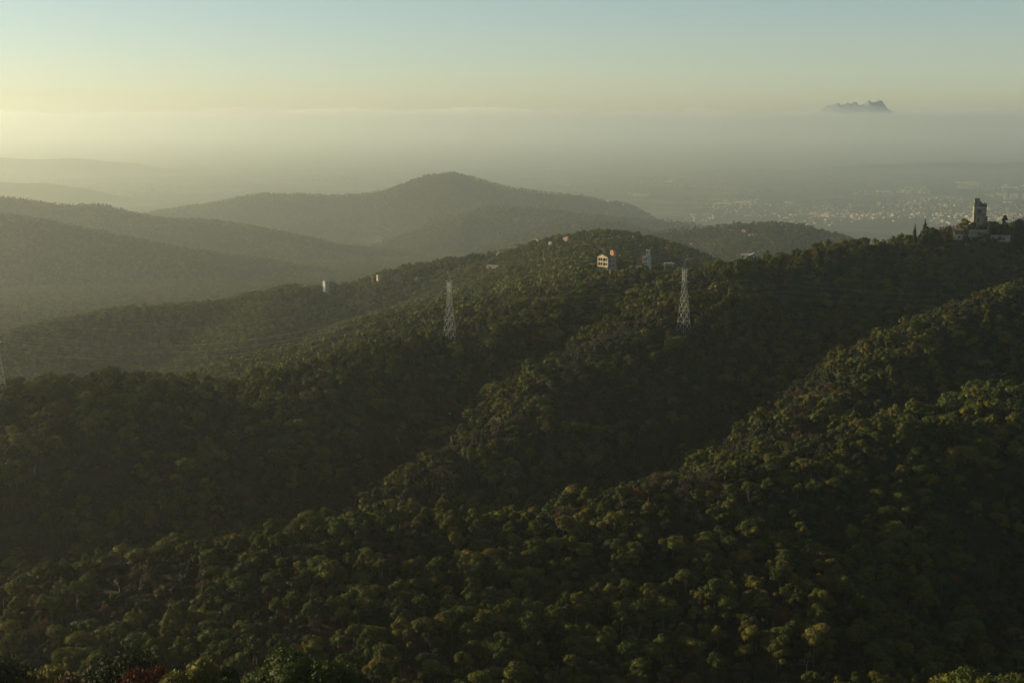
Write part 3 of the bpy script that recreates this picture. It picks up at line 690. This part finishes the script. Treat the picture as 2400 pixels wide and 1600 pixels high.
# ------------------------------------------------------------------ villas
def part(mb_fn, name, m, parent):
    b = MB(); mb_fn(b); return b.build(name, m, parent)
def win(root, m, x, y, z, w, h, face='front', frame=True):
    """a window on a local -y (front) or +x (side) wall face"""
    o = MB()
    if face == 'front': o.box((x, y + .02, z), (w, .10, h))
    elif face == 'left': o.box((x - .02, y, z), (.10, w, h))
    else: o.box((x - .02, y, z), (.10, w, h))
    g = o.build('window', M['window'], root)
    if frame:
        f = MB(); t = .12
        if face == 'front':
            f.box((x, y - .06, z + h/2 + t/2), (w + 2*t, .14, t)); f.box((x, y - .09, z - h/2 - t/2), (w + 2*t, .22, t))
        else:
            f.box((x + (.06 if face == 'side' else -.06), y, z + h/2 + t/2), (.14, w + 2*t, t)); f.box((x + (.09 if face == 'side' else -.09), y, z - h/2 - t/2), (.22, w + 2*t, t))
        f.build('frame', m, g)
    return g
def villa():
    p = SITE['villa']; root = empty('gabled_villa', (p[0] - .5, p[1], p[2]), rad(-47))
    tag(root, 'tall cream villa with sunlit pedimented loggia front and square roof turret on the hill', 'house')
    W, D, Hh = 10.0, 8.0, 8.2
    part(lambda b: b.box((0, .6, Hh/2 - .5), (W - .4, D - 1.2, Hh + 1)), 'wall', M['cream'], root)
    # loggia of two storeys by two bays before a dark panel painted as its inner shade
    part(lambda b: b.box((0, -D/2 + .62, 4.75), (W - 1.2, .1, 5.9)), 'loggia_shade_panel', M['window'], root)
    fr = MB()
    for x in (-W/2 + .35, 0, W/2 - .35): fr.box((x, -D/2, 4.8), (.7, .8, 6.8))
    for z in (1.55, 4.75, 8.0): fr.box((0, -D/2 - .04, z), (W + .2, .9, .55))
    fr.build('loggia_frame', M['cream'], root)
    for x in (-W/4, W/4):
        for z in (3.2, 6.3):
            part(lambda b: b.box((x, -D/2 + .1, z), (.28, .3, 2.7)), 'mullion', M['cream'], root)
            part(lambda b: b.box((x, -D/2 - .05, z - 1.05), (W/2 - 1.0, .18, .7)), 'balustrade', M['cream'], root)
    for k in range(5): part(lambda b: b.box((-W/2 + 1.2 + k*1.9, -D/2 + .3, .1), (.5, .7, 2.4)), 'pier', M['cream'], root)
    part(lambda b: b.box((0, -D/2 + .75, .2), (W - .8, .1, 2.2)), 'arcade_shade_panel', M['window'], root)  # dark panel stands in for the shade behind the piers
    part(lambda b: b.gable((0, .1, Hh + .05), W, D + .8, 2.1, .25), 'pediment', M['cream'], root)
    rf = MB(); x, y, h = W/2 + .5, D/2 + .7, 2.3
    for s in (-1, 1):
        rf.add([(s*x, -y + .1, Hh + .1), (0, -y + .1, Hh + h), (0, y, Hh + h), (s*x, y, Hh + .1), (s*x, -y + .1, Hh - .08), (0, -y + .1, Hh + h - .2), (0, y, Hh + h - .2), (s*x, y, Hh - .08)], [(0,1,2,3),(7,6,5,4),(0,4,5,1),(1,5,6,2),(2,6,7,3),(3,7,4,0)])
    roof = rf.build('roof', M['greytile'], root)
    win(root, M['cream'], 0, -D/2 - .35, Hh + .85, .7, .9, 'front', False)
    for y in (-1.6, 1.4):
        for z in (2.3, 5.6): win(root, M['cream'], W/2 - .15, y, z, .9, 1.7, 'side')
    tw = part(lambda b: b.box((W/2 - 1.6, D/2 - 1.2, Hh + 1.7), (3.0, 3.0, 5.6)), 'turret', M['ochre'], root)
    part(lambda b: b.hip((W/2 - 1.6, D/2 - 1.2, Hh + 4.5), 3.0, 3.0, .9, .35), 'turret_roof', M['tile'], tw)
    part(lambda b: b.box((W/2 - 1.6, D/2 - 2.72, Hh + 3.2), (.8, .08, 1.3)), 'turret_window', M['window'], tw)
    part(lambda b: b.box((W/2 - 3.13, D/2 - 1.2, Hh + 3.2), (.08, .8, 1.3)), 'turret_window', M['window'], tw)
    w = empty('garden_wall', (p[0] - 4, p[1] - 7.5, p[2] - 2.6), rad(-30)); tag(w, 'pale grey green retaining wall below the pedimented villa', 'wall')
    part(lambda b: b.box((0, 0, .6), (13, .5, 3.2)), 'masonry', M['grey'], w); part(lambda b: b.box((0, -.05, 2.3), (13.2, .75, .2)), 'coping', M['white'], w)
villa()
def turret_house():
    p = SITE['turret']; root = empty('turreted_house', p, rad(-20)); tag(root, 'pale house with a slim sunlit turret right of the pedimented villa', 'house')
    part(lambda b: b.box((2.2, 1, 3), (5.0, 6, 7)), 'wall', M['white'], root)
    part(lambda b: b.box((-2.3, 1.3, 2), (4.0, 5, 5)), 'wing', M['grey'], root)
    part(lambda b: b.gable((-2.3, 1.3, 4.5), 4.0, 5, 1.9, .4), 'wing_roof', M['tile'], root)
    part(lambda b: b.hip((2.2, 1, 6.5), 5, 6, 1.0, .4), 'roof', M['greytile'], root)
    t = part(lambda b: b.box((3.3, .2, 7), (2.6, 2.6, 7.4)), 'turret', M['white'], root)
    for k in range(4): part(lambda b: b.box((3.3 + (-1.0, 1.0, 1.0, -1.0)[k], .2 + (-1.0, -1.0, 1.0, 1.0)[k], 10.95), (.6, .6, .5)), 'merlon', M['white'], t)
    part(lambda b: b.box((3.3, -1.12, 9.2), (.7, .08, 1.4)), 'turret_window', M['window'], t)
    for x in (1.0, 2.6):
        for z in (1.4, 4.4): win(root, M['white'], x, -2.0, z, .8, 1.4)
    win(root, M['white'], -2.3, -1.2, 2.4, .9, 1.3)
    w = empty('terrace_wall', (p[0] - .5, p[1] - 6.5, p[2] - 1.4), rad(-8)); tag(w, 'white balustraded terrace wall in front of the turreted house', 'wall')
    part(lambda b: b.box((0, 0, 0), (11, .5, 2.2)), 'masonry', M['white'], w)
    for k in range(12): part(lambda b: b.box((-5.2 + k * .95, 0, 1.5), (.35, .3, .8)), 'baluster', M['white'], w)
    part(lambda b: b.box((0, 0, 2.0), (11.2, .55, .2)), 'coping', M['white'], w)
turret_house()

def cottage(name, u, v, Yd, w, d, h, rz, wall, roof, label, kind='gable', rh=1.6, windows=2):
    """a small house whose base is seen at (u, v)"""
    x, y, z0 = seat(u, v, Yd); z = g1(x, y); base = min(z, z0) - .5; H = z0 - base + h
    root = empty(name, (x, y, base), rad(rz)); tag(root, label, 'house')
    part(lambda b: b.box((0, 0, H/2), (w, d, H)), 'wall', M[wall], root)
    if kind == 'gable': part(lambda b: b.gable((0, 0, H + .003), w, d, rh), 'roof', M[roof], root)
    elif kind == 'hip': part(lambda b: b.hip((0, 0, H + .003), w, d, rh), 'roof', M[roof], root)
    else: part(lambda b: b.box((0, 0, H + .12), (w + .5, d + .5, .24)), 'roof', M[roof], root)
    for k in range(windows):
        xx = (k + .5) / windows * w - w / 2
        win(root, M[wall], xx, -d/2, H - h * .45, min(1.0, w / windows * .5), min(1.4, h * .4))
    if windows: win(root, M[wall], w/2, 0, H - h*.45, 1.0, min(1.4, h * .4), 'side')
    return root
for h in hs: cottage(*h)

# ------------------------------------------------------------------ castle tower and its terraces
def castle():
    p = SITE['tower']; m = 950 / F; root = empty('castle_tower', p, rad(-12)); tag(root, 'square stone castle tower with battlements and a raised corner turret on the right ridge', 'tower')
    W = 8.0; H = (535 - 486.5) * m
    part(lambda b: b.box((0, 0, H/2 - 2), (W, W, H + 4)), 'shaft', M['stone'], root)
    part(lambda b: b.box((0, 0, H + .22), (W + .5, W + .5, .45)), 'string_course', M['white'], root)
    part(lambda b: b.box((0, 0, (535 - 502) * m), (W + .24, W + .24, .4)), 'lower_band', M['darkstone'], root)
    t0 = H + .45; par = (486.5 - 479.5) * m - .45
    pr = MB()
    for s in (-1, 1): pr.box((0, s * (W/2 - .25), t0 + par/2), (W + .3, .5, par)); pr.box((s * (W/2 - .1), 0, t0 + par/2), (.5, W - 1.0, par))
    pr.build('parapet', M['darkstone'], root)
    for k in range(5):
        for s in (-1, 1):
            part(lambda b: b.box((-W/2 + .5 + k * (W - 1) / 4, s * (W/2 - .25), t0 + par + .45), (.85, .52, .9)), 'merlon', M['darkstone'], root)
            if 0 < k < 4: part(lambda b: b.box((s * (W/2 - .1), -W/2 + .5 + k * (W - 1) / 4, t0 + par + .45), (.52, .85, .9)), 'merlon', M['darkstone'], root)
    th = (486.5 - 467) * m
    tu = part(lambda b: b.box((-W/2 + 1.65, -W/2 + 1.6, t0 + th/2), (3.4, 3.4, th)), 'turret', M['stone'], root)
    part(lambda b: b.box((-W/2 + 1.65, -W/2 + 1.6, t0 + th + .12), (3.8, 3.8, .3)), 'turret_cap', M['grey'], tu)
    part(lambda b: b.box((-W/2 + 1.4, -W/2 - .12, t0 + th*.55), (.5, .08, 1.2)), 'turret_window', M['window'], tu)
    part(lambda b: b.box((-W/2 + 3.9, -W/2 + 1.6, t0 + 1.9), (1.3, 1.6, 3.8)), 'stair_block', M['darkstone'], root)
    part(lambda b: b.cone((-W/2 + 3.2, -W/2 + 2.2, t0 + th), .07, .03, (467 - 428) * m, 6), 'mast', M['steel'], root)
    zc = (535 - 494) * m
    part(lambda b: b.box((-.6, -W/2 - .02, zc), (1.0, .12, 2.0)), 'arched_window', M['window'], root)
    for s in (-1, 1): part(lambda b: b.box((-.6 + s * .95, -W/2 - .02, zc - .3), (.6, .12, 1.1)), 'side_light', M['window'], root)
    part(lambda b: b.box((-.6, -W/2 - .4, zc - 1.3), (2.8, .8, .25)), 'balcony', M['darkstone'], root)
    part(lambda b: b.cone((-.6, -W/2 - .25, zc - 2.6), .12, .5, 1.2, 8), 'corbel', M['darkstone'], root)
    part(lambda b: b.box((-.9, -W/2 - .02, (535 - 515) * m), (.7, .12, 2.8)), 'slit_window', M['window'], root)
    part(lambda b: b.box((-3.0, -W/2 - .02, (535 - 509) * m), (.4, .12, 1.6)), 'slit_window', M['window'], root)
    part(lambda b: b.cone((W/2 - .2, -W/2 + .2, 0), 1.1, 1.1, (535 - 506) * m, 12), 'corner_turret', M['darkstone'], root)
    # crenellated wall right of the tower
    q = at(2322, 527, 952); w = empty('battlement_wall', (q[0], q[1], q[2] - 2), rad(-12)); tag(w, 'low dark battlemented wall right of the castle tower', 'wall')
    part(lambda b: b.box((0, 0, 1.6), (7.0, .6, 4.4)), 'masonry', M['darkstone'], w)
    for k in range(6): part(lambda b: b.box((-3.1 + k * 1.24, 0, 4.15), (.62, .62, .7)), 'merlon', M['darkstone'], w)
    # terraces
    m = 925 / F
    q = at(2293, 563, 925); w = empty('retaining_wall', (q[0], q[1], q[2]), rad(-14)); tag(w, 'beige stone retaining wall in two steps below the castle tower', 'wall')
    part(lambda b: b.box((0, 0, 1.4), (12.5, .7, 4.4)), 'lower_wall', M['paleroof'], w); part(lambda b: b.box((0, -.06, 3.72), (12.7, .95, .22)), 'coping', M['white'], w)
    part(lambda b: b.box((.4, 3.0, 4.6), (11.5, .7, 4.2)), 'upper_wall', M['stone'], w)
    for k in range(6): part(lambda b: b.box((-5.6 + k * 2.25, -.5, 1.2), (.5, .4, 4.0)), 'buttress', M['paleroof'], w)
    q = at(2343, 563, 925); w = empty('balustrade', (q[0], q[1], q[2]), rad(-16)); tag(w, 'pale terrace balustrade right of the tall cypress by the castle', 'balustrade')
    part(lambda b: b.box((0, 0, .7), (13, .6, 3.0)), 'masonry', M['paleroof'], w)
    for k in range(18): part(lambda b: b.box((-6.1 + k * .72, 0, 2.65), (.3, .3, .9)), 'baluster', M['white'], w)
    part(lambda b: b.box((0, 0, 3.2), (13.2, .6, .2)), 'rail', M['white'], w)
    q = at(2318, 566, 921); w = empty('kerb_wall', (q[0], q[1], q[2]), rad(-15)); tag(w, 'long thin pale kerb wall at the foot of the castle terraces', 'wall')
    part(lambda b: b.box((0, 0, 0), (27, .4, 1.0)), 'masonry', M['grey'], w); part(lambda b: b.box((0, 0, .6), (27.1, .6, .16)), 'coping', M['white'], w)
    q = SITE['lodge']; root = empty('lodge', q, rad(-14)); tag(root, 'pale two storey lodge with a loggia left of the castle terraces', 'house')
    part(lambda b: b.box((0, 1, 3), (6.4, 5, 7)), 'wall', M['grey'], root); part(lambda b: b.hip((0, 1, 6.5), 6.4, 5, 1.1, .4), 'roof', M['greytile'], root)
    part(lambda b: b.box((-.4, -2.2, 1.6), (4.8, 1.6, 3.0)), 'porch', M['white'], root); part(lambda b: b.box((-.4, -2.2, 3.2), (5.2, 2.0, .25)), 'porch_roof', M['white'], root)
    win(root, M['white'], .2, -3.0, 2.0, 1.2, 1.4)
    for x in (-1.8, 1.6): win(root, M['grey'], x, -1.5, 4.9, .9, 1.3)
    q = at(2379, 582, 900); g = g1(q[0], q[1]); o = MB().cone((0, 0, -1), .12, .07, 9.0, 8).build('lamp_post', M['paleroof']); o.location = (q[0], q[1], g); tag(o, 'pale slender post in the woods below the castle at the right edge', 'post')
castle()
cyp = [cypress(801, 12.5, 1.1), cypress(802, 12.5, 1.25)]; cyp = [(t.crown('cypress_crown', M['cypress']), t.trunk('cypress_trunk', M['darkbark'])) for t in cyp]
con = conifer(811); con = [(con.crown('cedar_crown', M['cypress']), con.trunk('cedar_trunk', M['darkbark']))]
def tree_at(name, pr, k, u, vtop, vbase, Yd, H, label, cat, wide=1.0):
    H = max(v.co.z for v in pr[k % len(pr)][0].vertices)
    x, y, zt = at(u, vtop, Yd); z = min(g1(x, y), at(u, vbase, Yd)[2]); s = (zt - z) / H
    o = place(name, pr, k, x, y, z, u * .7, 1.0, label, cat); o.scale = (s * wide, s * wide, s); return o
tree_at('cypress_tree', cyp, 0, 2145, 524, 568, 915, 12.3, 'slim dark cypress on the right ridge, shorter of the left pair', 'cypress')
tree_at('cypress_tree', cyp, 1, 2169, 512, 568, 915, 12.3, 'slim dark cypress on the right ridge, taller of the left pair', 'cypress')
tree_at('cypress_tree', cyp, 0, 2319, 514, 570, 918, 12.3, 'tall dark cypress standing in front of the castle terraces', 'cypress', .9)
tree_at('cypress_tree', cyp, 1, 2266, 541, 570, 919, 12.3, 'dark cypress between the lodge and the retaining wall', 'cypress', 1.3)
tree_at('cedar_tree', con, 0, 2356, 503, 552, 945, 9.8, 'dark cedar with tiered branches right of the castle tower', 'conifer', .95)
tree_at('oak_tree', near_oak, 1, 2181, 530, 566, 912, 5.4, 'round dark oak right beside the taller cypress of the left pair', 'oak', .8)
tree_at('oak_tree', near_oak, 2, 2398, 502, 560, 940, 5.4, 'big dark tree cut off by the right edge next to the castle', 'oak', .9)
tree_at('autumn_tree', near_br, 1, 2256, 521, 548, 938, 6.2, 'rusty brown tree left of the castle tower foot', 'tree', .95)
tree_at('oak_tree', near_oak, 3, 2281, 519, 548, 936, 5.4, 'green bush at the left foot of the castle tower', 'oak', .6)
tree_at('autumn_tree', near_br, 2, 2216, 526, 562, 920, 6.2, 'yellow brown tree between the cypress pair and the lodge', 'tree', .9)
for k, u in enumerate((2297, 2308, 2330, 2340, 2372, 2385)):
    tree_at('oak_tree', near_oak, k, u, (524, 522, 528, 522, 520, 516)[k], 560, 938, 5.4, ('first', 'second', 'third', 'fourth', 'fifth', 'sixth')[k] + ' dark bush from the left in the row behind the castle terraces', 'oak', .7)

# ------------------------------------------------------------------ the town on the plain
def onplain(u, v):
    d = ray(u, v); t = CAMZ / -d[2]
    for _ in range(6): t = (CAMZ - g1(d[0] * t, d[1] * t)) / -d[2]
    return d[0] * t, d[1] * t, CAMZ + d[2] * t
blocks = [  # u0, u1, v0, v1, wall, name, label
 (2352, 2357, 452, 463, 'cream', 'apartment_block', 'slim sunlit apartment tower of the town at the right edge, leftmost of its row'),
 (2366, 2371, 455, 464, 'cream', 'apartment_block', 'sunlit apartment tower of the right edge row, second from the left'),
 (2375, 2385, 454, 465, 'cream', 'apartment_block', 'broad sunlit apartment tower of the right edge row, third from the left'),
 (2395, 2400, 453, 466, 'ochre', 'apartment_block', 'ochre apartment tower cut by the right edge'),
 (2355, 2377, 463, 468, 'pink', 'apartment_block', 'low pink slab below the right edge apartment towers'),
 (2314, 2335, 484, 491, 'pink', 'apartment_block', 'pink apartment slab just right of the castle battlements'),
 (2356, 2364, 486, 494, 'pink', 'apartment_block', 'small pink block right of the pink slab near the castle'),
 (2353, 2372, 473, 476, 'white', 'warehouse', 'long white warehouse below the right edge apartment towers'),
 (2057, 2063, 472, 482, 'cream', 'apartment_block', 'lone bright cream tower block on the plain left of the castle'),
 (2113, 2120, 444, 450, 'white', 'apartment_block', 'bright white cube on the plain, upper middle of the town'),
 (2056, 2076, 447, 451, 'cream', 'warehouse', 'long pale warehouse left of the bright white cube'),
 (1839, 1860, 472, 476, 'white', 'warehouse', 'long white warehouse with a fence, centre of the plain'),
 (1682, 1715, 475, 478, 'cream', 'warehouse', 'long pale warehouse row at the left end of the town'),
 (1724, 1762, 472, 475, 'cream', 'warehouse', 'second long pale warehouse row near the left end of the town'),
 (2246, 2290, 427, 430, 'cream', 'warehouse', 'very long pale industrial roof at the upper edge of the town'),
 (2350, 2384, 438, 441, 'cream', 'warehouse', 'long pale roof at the upper right edge of the town'),
 (1416, 1430, 470, 473, 'white', 'warehouse', 'bright white building at the foot of the distant hill, centre'),
 (1560, 1576, 424, 428, 'cream', 'warehouse', 'faint pale building in the far plain right of the distant hill'),
 (1483, 1512, 456, 458, 'cream', 'warehouse', 'faint long pale roof below the far village'),
 (1932, 1946, 497, 501, 'pink', 'apartment_block', 'reddish block on the near edge of the plain'),
 (2128, 2160, 474, 478, 'pink', 'apartment_block', 'low reddish terrace of blocks in the middle of the town'),
]
for (u0, u1, v0, v1, w, nm, lab) in blocks:
    x, y, z = onplain((u0 + u1) / 2, v1); s = y / F; wd = (u1 - u0) * s; ht = max(7, (v1 - v0) * s)
    root = empty(nm, (x, y, z - .5), rad(-25 if wd < 60 else -4)); tag(root, lab, 'building'); dp = min(wd, 22) if wd > 26 else wd
    part(lambda b: b.box((0, 0, ht/2), (wd, dp, ht)), 'wall', M[{'cream': 'town_cream', 'white': 'town_white', 'pink': 'town_pink'}.get(w, 'town_cream')], root)
    part(lambda b: b.box((0, 0, ht + .4), (wd + .8, dp + .8, .8)), 'roof', M['town_white' if nm == 'warehouse' else 'tile' if w == 'pink' else 'paleroof'], root)
    if nm == 'apartment_block' and ht > 18:
        nf = int(ht // 6)
        for k in range(nf): part(lambda b: b.box((0, -dp/2 - .05, (k + .5) * ht / nf), (wd * .86, .3, ht / nf * .4)), 'window_band', M['window'], root)
tr = np.random.default_rng(44)
clusters = [ # u0,u1,v0,v1,n
 (1640,1900,478,508,60),(1900,2180,478,512,110),(2180,2400,478,520,110),(2100,2180,438,455,50),(2240,2300,426,442,50),(2300,2400,432,448,50),(2310,2360,452,462,26),(1930,2100,490,520,30),
 (1300,1340,424,434,14),(1500,1620,420,436,34),(1470,1520,452,460,16),(1600,1700,500,520,20),(1660,1780,468,480,36),(2100,2260,462,476,40),(1820,1960,500,530,26),(2000,2110,446,456,24),(1370,1500,480,500,12),(2180,2400,500,530,60),(1190,1300,495,520,10),(1450,1640,530,545,16)]
hc = {}
def house_mesh(wall, roof):
    b = MB().box((0, 0, 2.5), (11, 9, 7)); me = b.mesh('town_house', M[wall]); me.materials.append(M[roof])
    bm = bmesh.new(); bm.from_mesh(me)
    vs = [bm.verts.new(c) for c in ((-6,-5,6.01),(6,-5,6.01),(6,5,6.01),(-6,5,6.01),(-6,0,8.6),(6,0,8.6))]
    for f in ((0,1,5,4),(3,4,5,2),(0,4,3),(1,2,5),(0,3,2,1)):
        bm.faces.new([vs[i] for i in f]).material_index = 1
    bm.to_mesh(me); bm.free(); return me
hm = [house_mesh(w, r) for w, r in (('town_white','tile'),('town_cream','tile'),('town_white','town_white'),('town_pink','tile'),('town_cream','paleroof'))]
cand = []
for (u0,u1,v0,v1,n) in clusters:
    for k in range(int(n * 1.8)):
        u = tr.uniform(u0, u1); v = tr.uniform(v0, v1)
        cand.append((u, v, tr.integers(0, 5), tr.uniform(.5, 1.15), tr.uniform(0, 6.28), tr.random()))
near = sorted(range(len(cand)), key=lambda i: -cand[i][1] - 14 * cand[i][3] - 30 * cand[i][5])
placed = 0; rest_pts = []
for i in near:
    u, v, k, sc, rz, _ = cand[i]; x, y, z = onplain(u, v)
    if float(lift(np.array([x]), np.array([y]))[0]) > 5 if y < 9400 else False: continue
    if placed < 280 and (i % 2 or v > 500):
        sc = sc * 1.25
        o = link('town_house', hm[k]); o.location = (x, y, z - .3); o.rotation_euler = (0, 0, rz); o.scale = (sc, sc, sc * .9)
        tag(o, 'tiny ' + ('white', 'cream', 'white flat', 'pinkish', 'pale')[k] + ' house of the hazy town ' + ('left of the round hill' if u < 1700 else 'above the round hill' if u < 1930 else 'left of the cypress pair' if u < 2120 else 'above the cypress pair' if u < 2240 else 'around the castle tower') + (', near side' if v > 492 else ', middle' if v > 460 else ', far side'), 'house', 'houses of the town on the plain'); placed += 1
    else: rest_pts.append((x, y, z - .3, rz, sc * .8, k))
rp = np.array(rest_pts)
scatter('town', (rp[:,0], rp[:,1]), rp[:,2], rp[:,3], rp[:,4], rp[:,5].astype(int), hm, 'far scattered roofs of the town dissolving into haze on the plain', 'town')
# copses on the plain
cx_ = tr.uniform(-6500, 6500, 16000); cyy = tr.uniform(7600, 18000, 16000); k = in_fan(cx_, cyy, 100) & (vnoise(cx_ / 500, cyy / 900) > -.02) & (ground(cx_, cyy) < -100)
cx_, cyy = cx_[k], cyy[k]
scatter('copses', (cx_, cyy), ground(cx_, cyy), tr.uniform(0, 6, len(cx_)), tr.uniform(1.3, 2.6, len(cx_)), tr.integers(3, 5, len(cx_)), far_meshes, 'dark copses and hedgerows dotting the far plain', 'woods')

# ------------------------------------------------------------------ massif and cloud bank beyond the haze
def massif():
    n = 260; xsn = np.linspace(-6500, 6500, n); ysn = np.linspace(-2300, 2300, 47)
    c = at(1998, 300, 60000); s = 60000 / F
    prof_u = np.array([1560, 1860, 1912, 1930, 1945, 1952, 1966, 1972, 1976, 1986, 1992, 1998, 2006, 2013, 2018, 2026, 2036, 2042, 2050, 2056, 2066, 2074, 2080, 2092, 2130, 2420])
    prof_v = np.array([330, 285, 273, 263, 256, 255, 251, 250, 253, 251, 248, 251, 248, 248, 252, 251, 247, 245, 248, 247, 246, 249, 256, 266, 282, 330])
    hx = CAMZ + (HORIZON - np.interp(xsn / s + 2006, prof_u, prof_v - 6)) * s
    hx = hx + 26 * np.abs(vnoise(xsn / 110, xsn * 0)) * (hx > 420)
    kw = np.hanning(31); hs2 = np.convolve(np.pad(hx, 15, 'edge'), kw / kw.sum(), 'valid')
    A, B = np.meshgrid(xsn, ysn); bell = np.clip(1 - np.abs(B) / 2300, 0, 1) ** .6
    Zm = hs2[None] * bell + 1.8 * (hx - hs2)[None] * np.exp(-(B / 230) ** 2)
    V = np.stack([A.ravel() + c[0], B.ravel() + 60000, np.maximum(Zm.ravel(), -5)], 1)
    ii = np.arange(n * 47).reshape(47, n); q = np.stack([ii[:-1,:-1], ii[:-1,1:], ii[1:,1:], ii[1:,:-1]], -1).reshape(-1, 4)
    o = link('mountain', mesh_np('mountain', V, [q], [plain('massif_rock_hazed', (0.36,0.40,0.41), (0.33,0.37,0.38), .004)], smooth=True)); tag(o, kind='structure')  # distance haze is put into the pale bluish rock colour
massif()
def cloud(name, cx, cyc, z0, lx, ly, h, dens, seed, label, bumps=1.0, n=60, flat_base=False):
    r = np.random.default_rng(seed); A, B = np.meshgrid(np.linspace(-1, 1, n), np.linspace(-1, 1, max(8, n // 4))); R2 = np.clip(1 - (A**2 + B**2 * .9), 0, 1)
    env = np.sqrt(np.clip(1 - A**4, 0, 1)) * np.sqrt(np.clip(1 - B**4, 0, 1)) if flat_base else R2 ** .8
    q = 24.0 if flat_base else 1.0            # the bank is drawn out in long streamers
    nz = .9 * vnoise(A * lx / 6200 + seed, B * ly / 3000 / q) + .7 * vnoise(A * lx / 1700 + seed, B * ly / 1400 / q) + .5 * vnoise(A * lx / 600 + seed, B * ly / 500 / q + 3) + .25 * vnoise(A * lx / 200, B * ly / 200 / q + seed)
    T = h * env * (1 + bumps * nz); Bt = (-h * .35 * env) if not flat_base else np.full_like(T, -z0 + 2.0)
    m_ = A.shape; N = A.size
    V = np.concatenate([np.stack([A.ravel() * lx + cx, B.ravel() * ly + cyc, T.ravel() + z0], 1), np.stack([A.ravel() * lx + cx, B.ravel() * ly + cyc, Bt.ravel() + z0 - 1], 1)])
    ii = np.arange(N).reshape(m_); q = np.stack([ii[:-1,:-1], ii[:-1,1:], ii[1:,1:], ii[1:,:-1]], -1).reshape(-1, 4)
    bt = q[:, ::-1] + N; side = []
    for e in (ii[0], ii[:, -1], ii[-1][::-1], ii[:, 0][::-1]):
        side.append(np.stack([e[:-1], e[:-1] + N, e[1:] + N, e[1:]], 1))
    o = link(name, mesh_np(name, V, [q, bt, np.concatenate(side)], [volume_mat(name + '_vapour', (.97, .96, .94), dens, .5)])); tag(o, label, 'cloud', kind='stuff')
    return o
s36 = 51500 / F
cloud('cloud_bank', 0, 60500, 590, 38000, 8000, 260, 1.8e-4, 3, 'low bank of fog along the horizon', 1.0, 420, True)
for k, (u, v, w, h, dn) in enumerate(((560, 262, 150, 9, 1.6e-3), (820, 262, 130, 6, 1.4e-3), (1010, 262, 90, 5, 1.3e-3), (1640, 261, 70, 7, 1.3e-3), (2380, 262, 60, 6, 1.5e-3), (250, 264, 120, 5, 1.3e-3), (1960, 271, 90, 6, 1.5e-3), (1990, 274, 260, 22, 3e-4), (1300, 263, 160, 6, 1.3e-3))):
    p = at(u, v, 51500); cloud('cloud_wisp', p[0], 51500, p[2], w * s36 / 2 * 1.4, 450, h * s36 * .8, dn, 20 + k, ('long thin wisp of cloud over the fog bank left of centre', 'thin wisp of cloud over the fog bank above the central hill', 'short wisp of cloud over the fog bank at the centre', 'small wisp of cloud over the fog bank left of the massif', 'small wisp of cloud over the fog bank at the right edge', 'thin wisp of cloud over the fog bank at the far left', 'cloud hugging the foot of the distant massif', 'pale veil of mist before the distant massif', 'long wisp of cloud over the fog bank right of centre')[k], 1.0, 60)
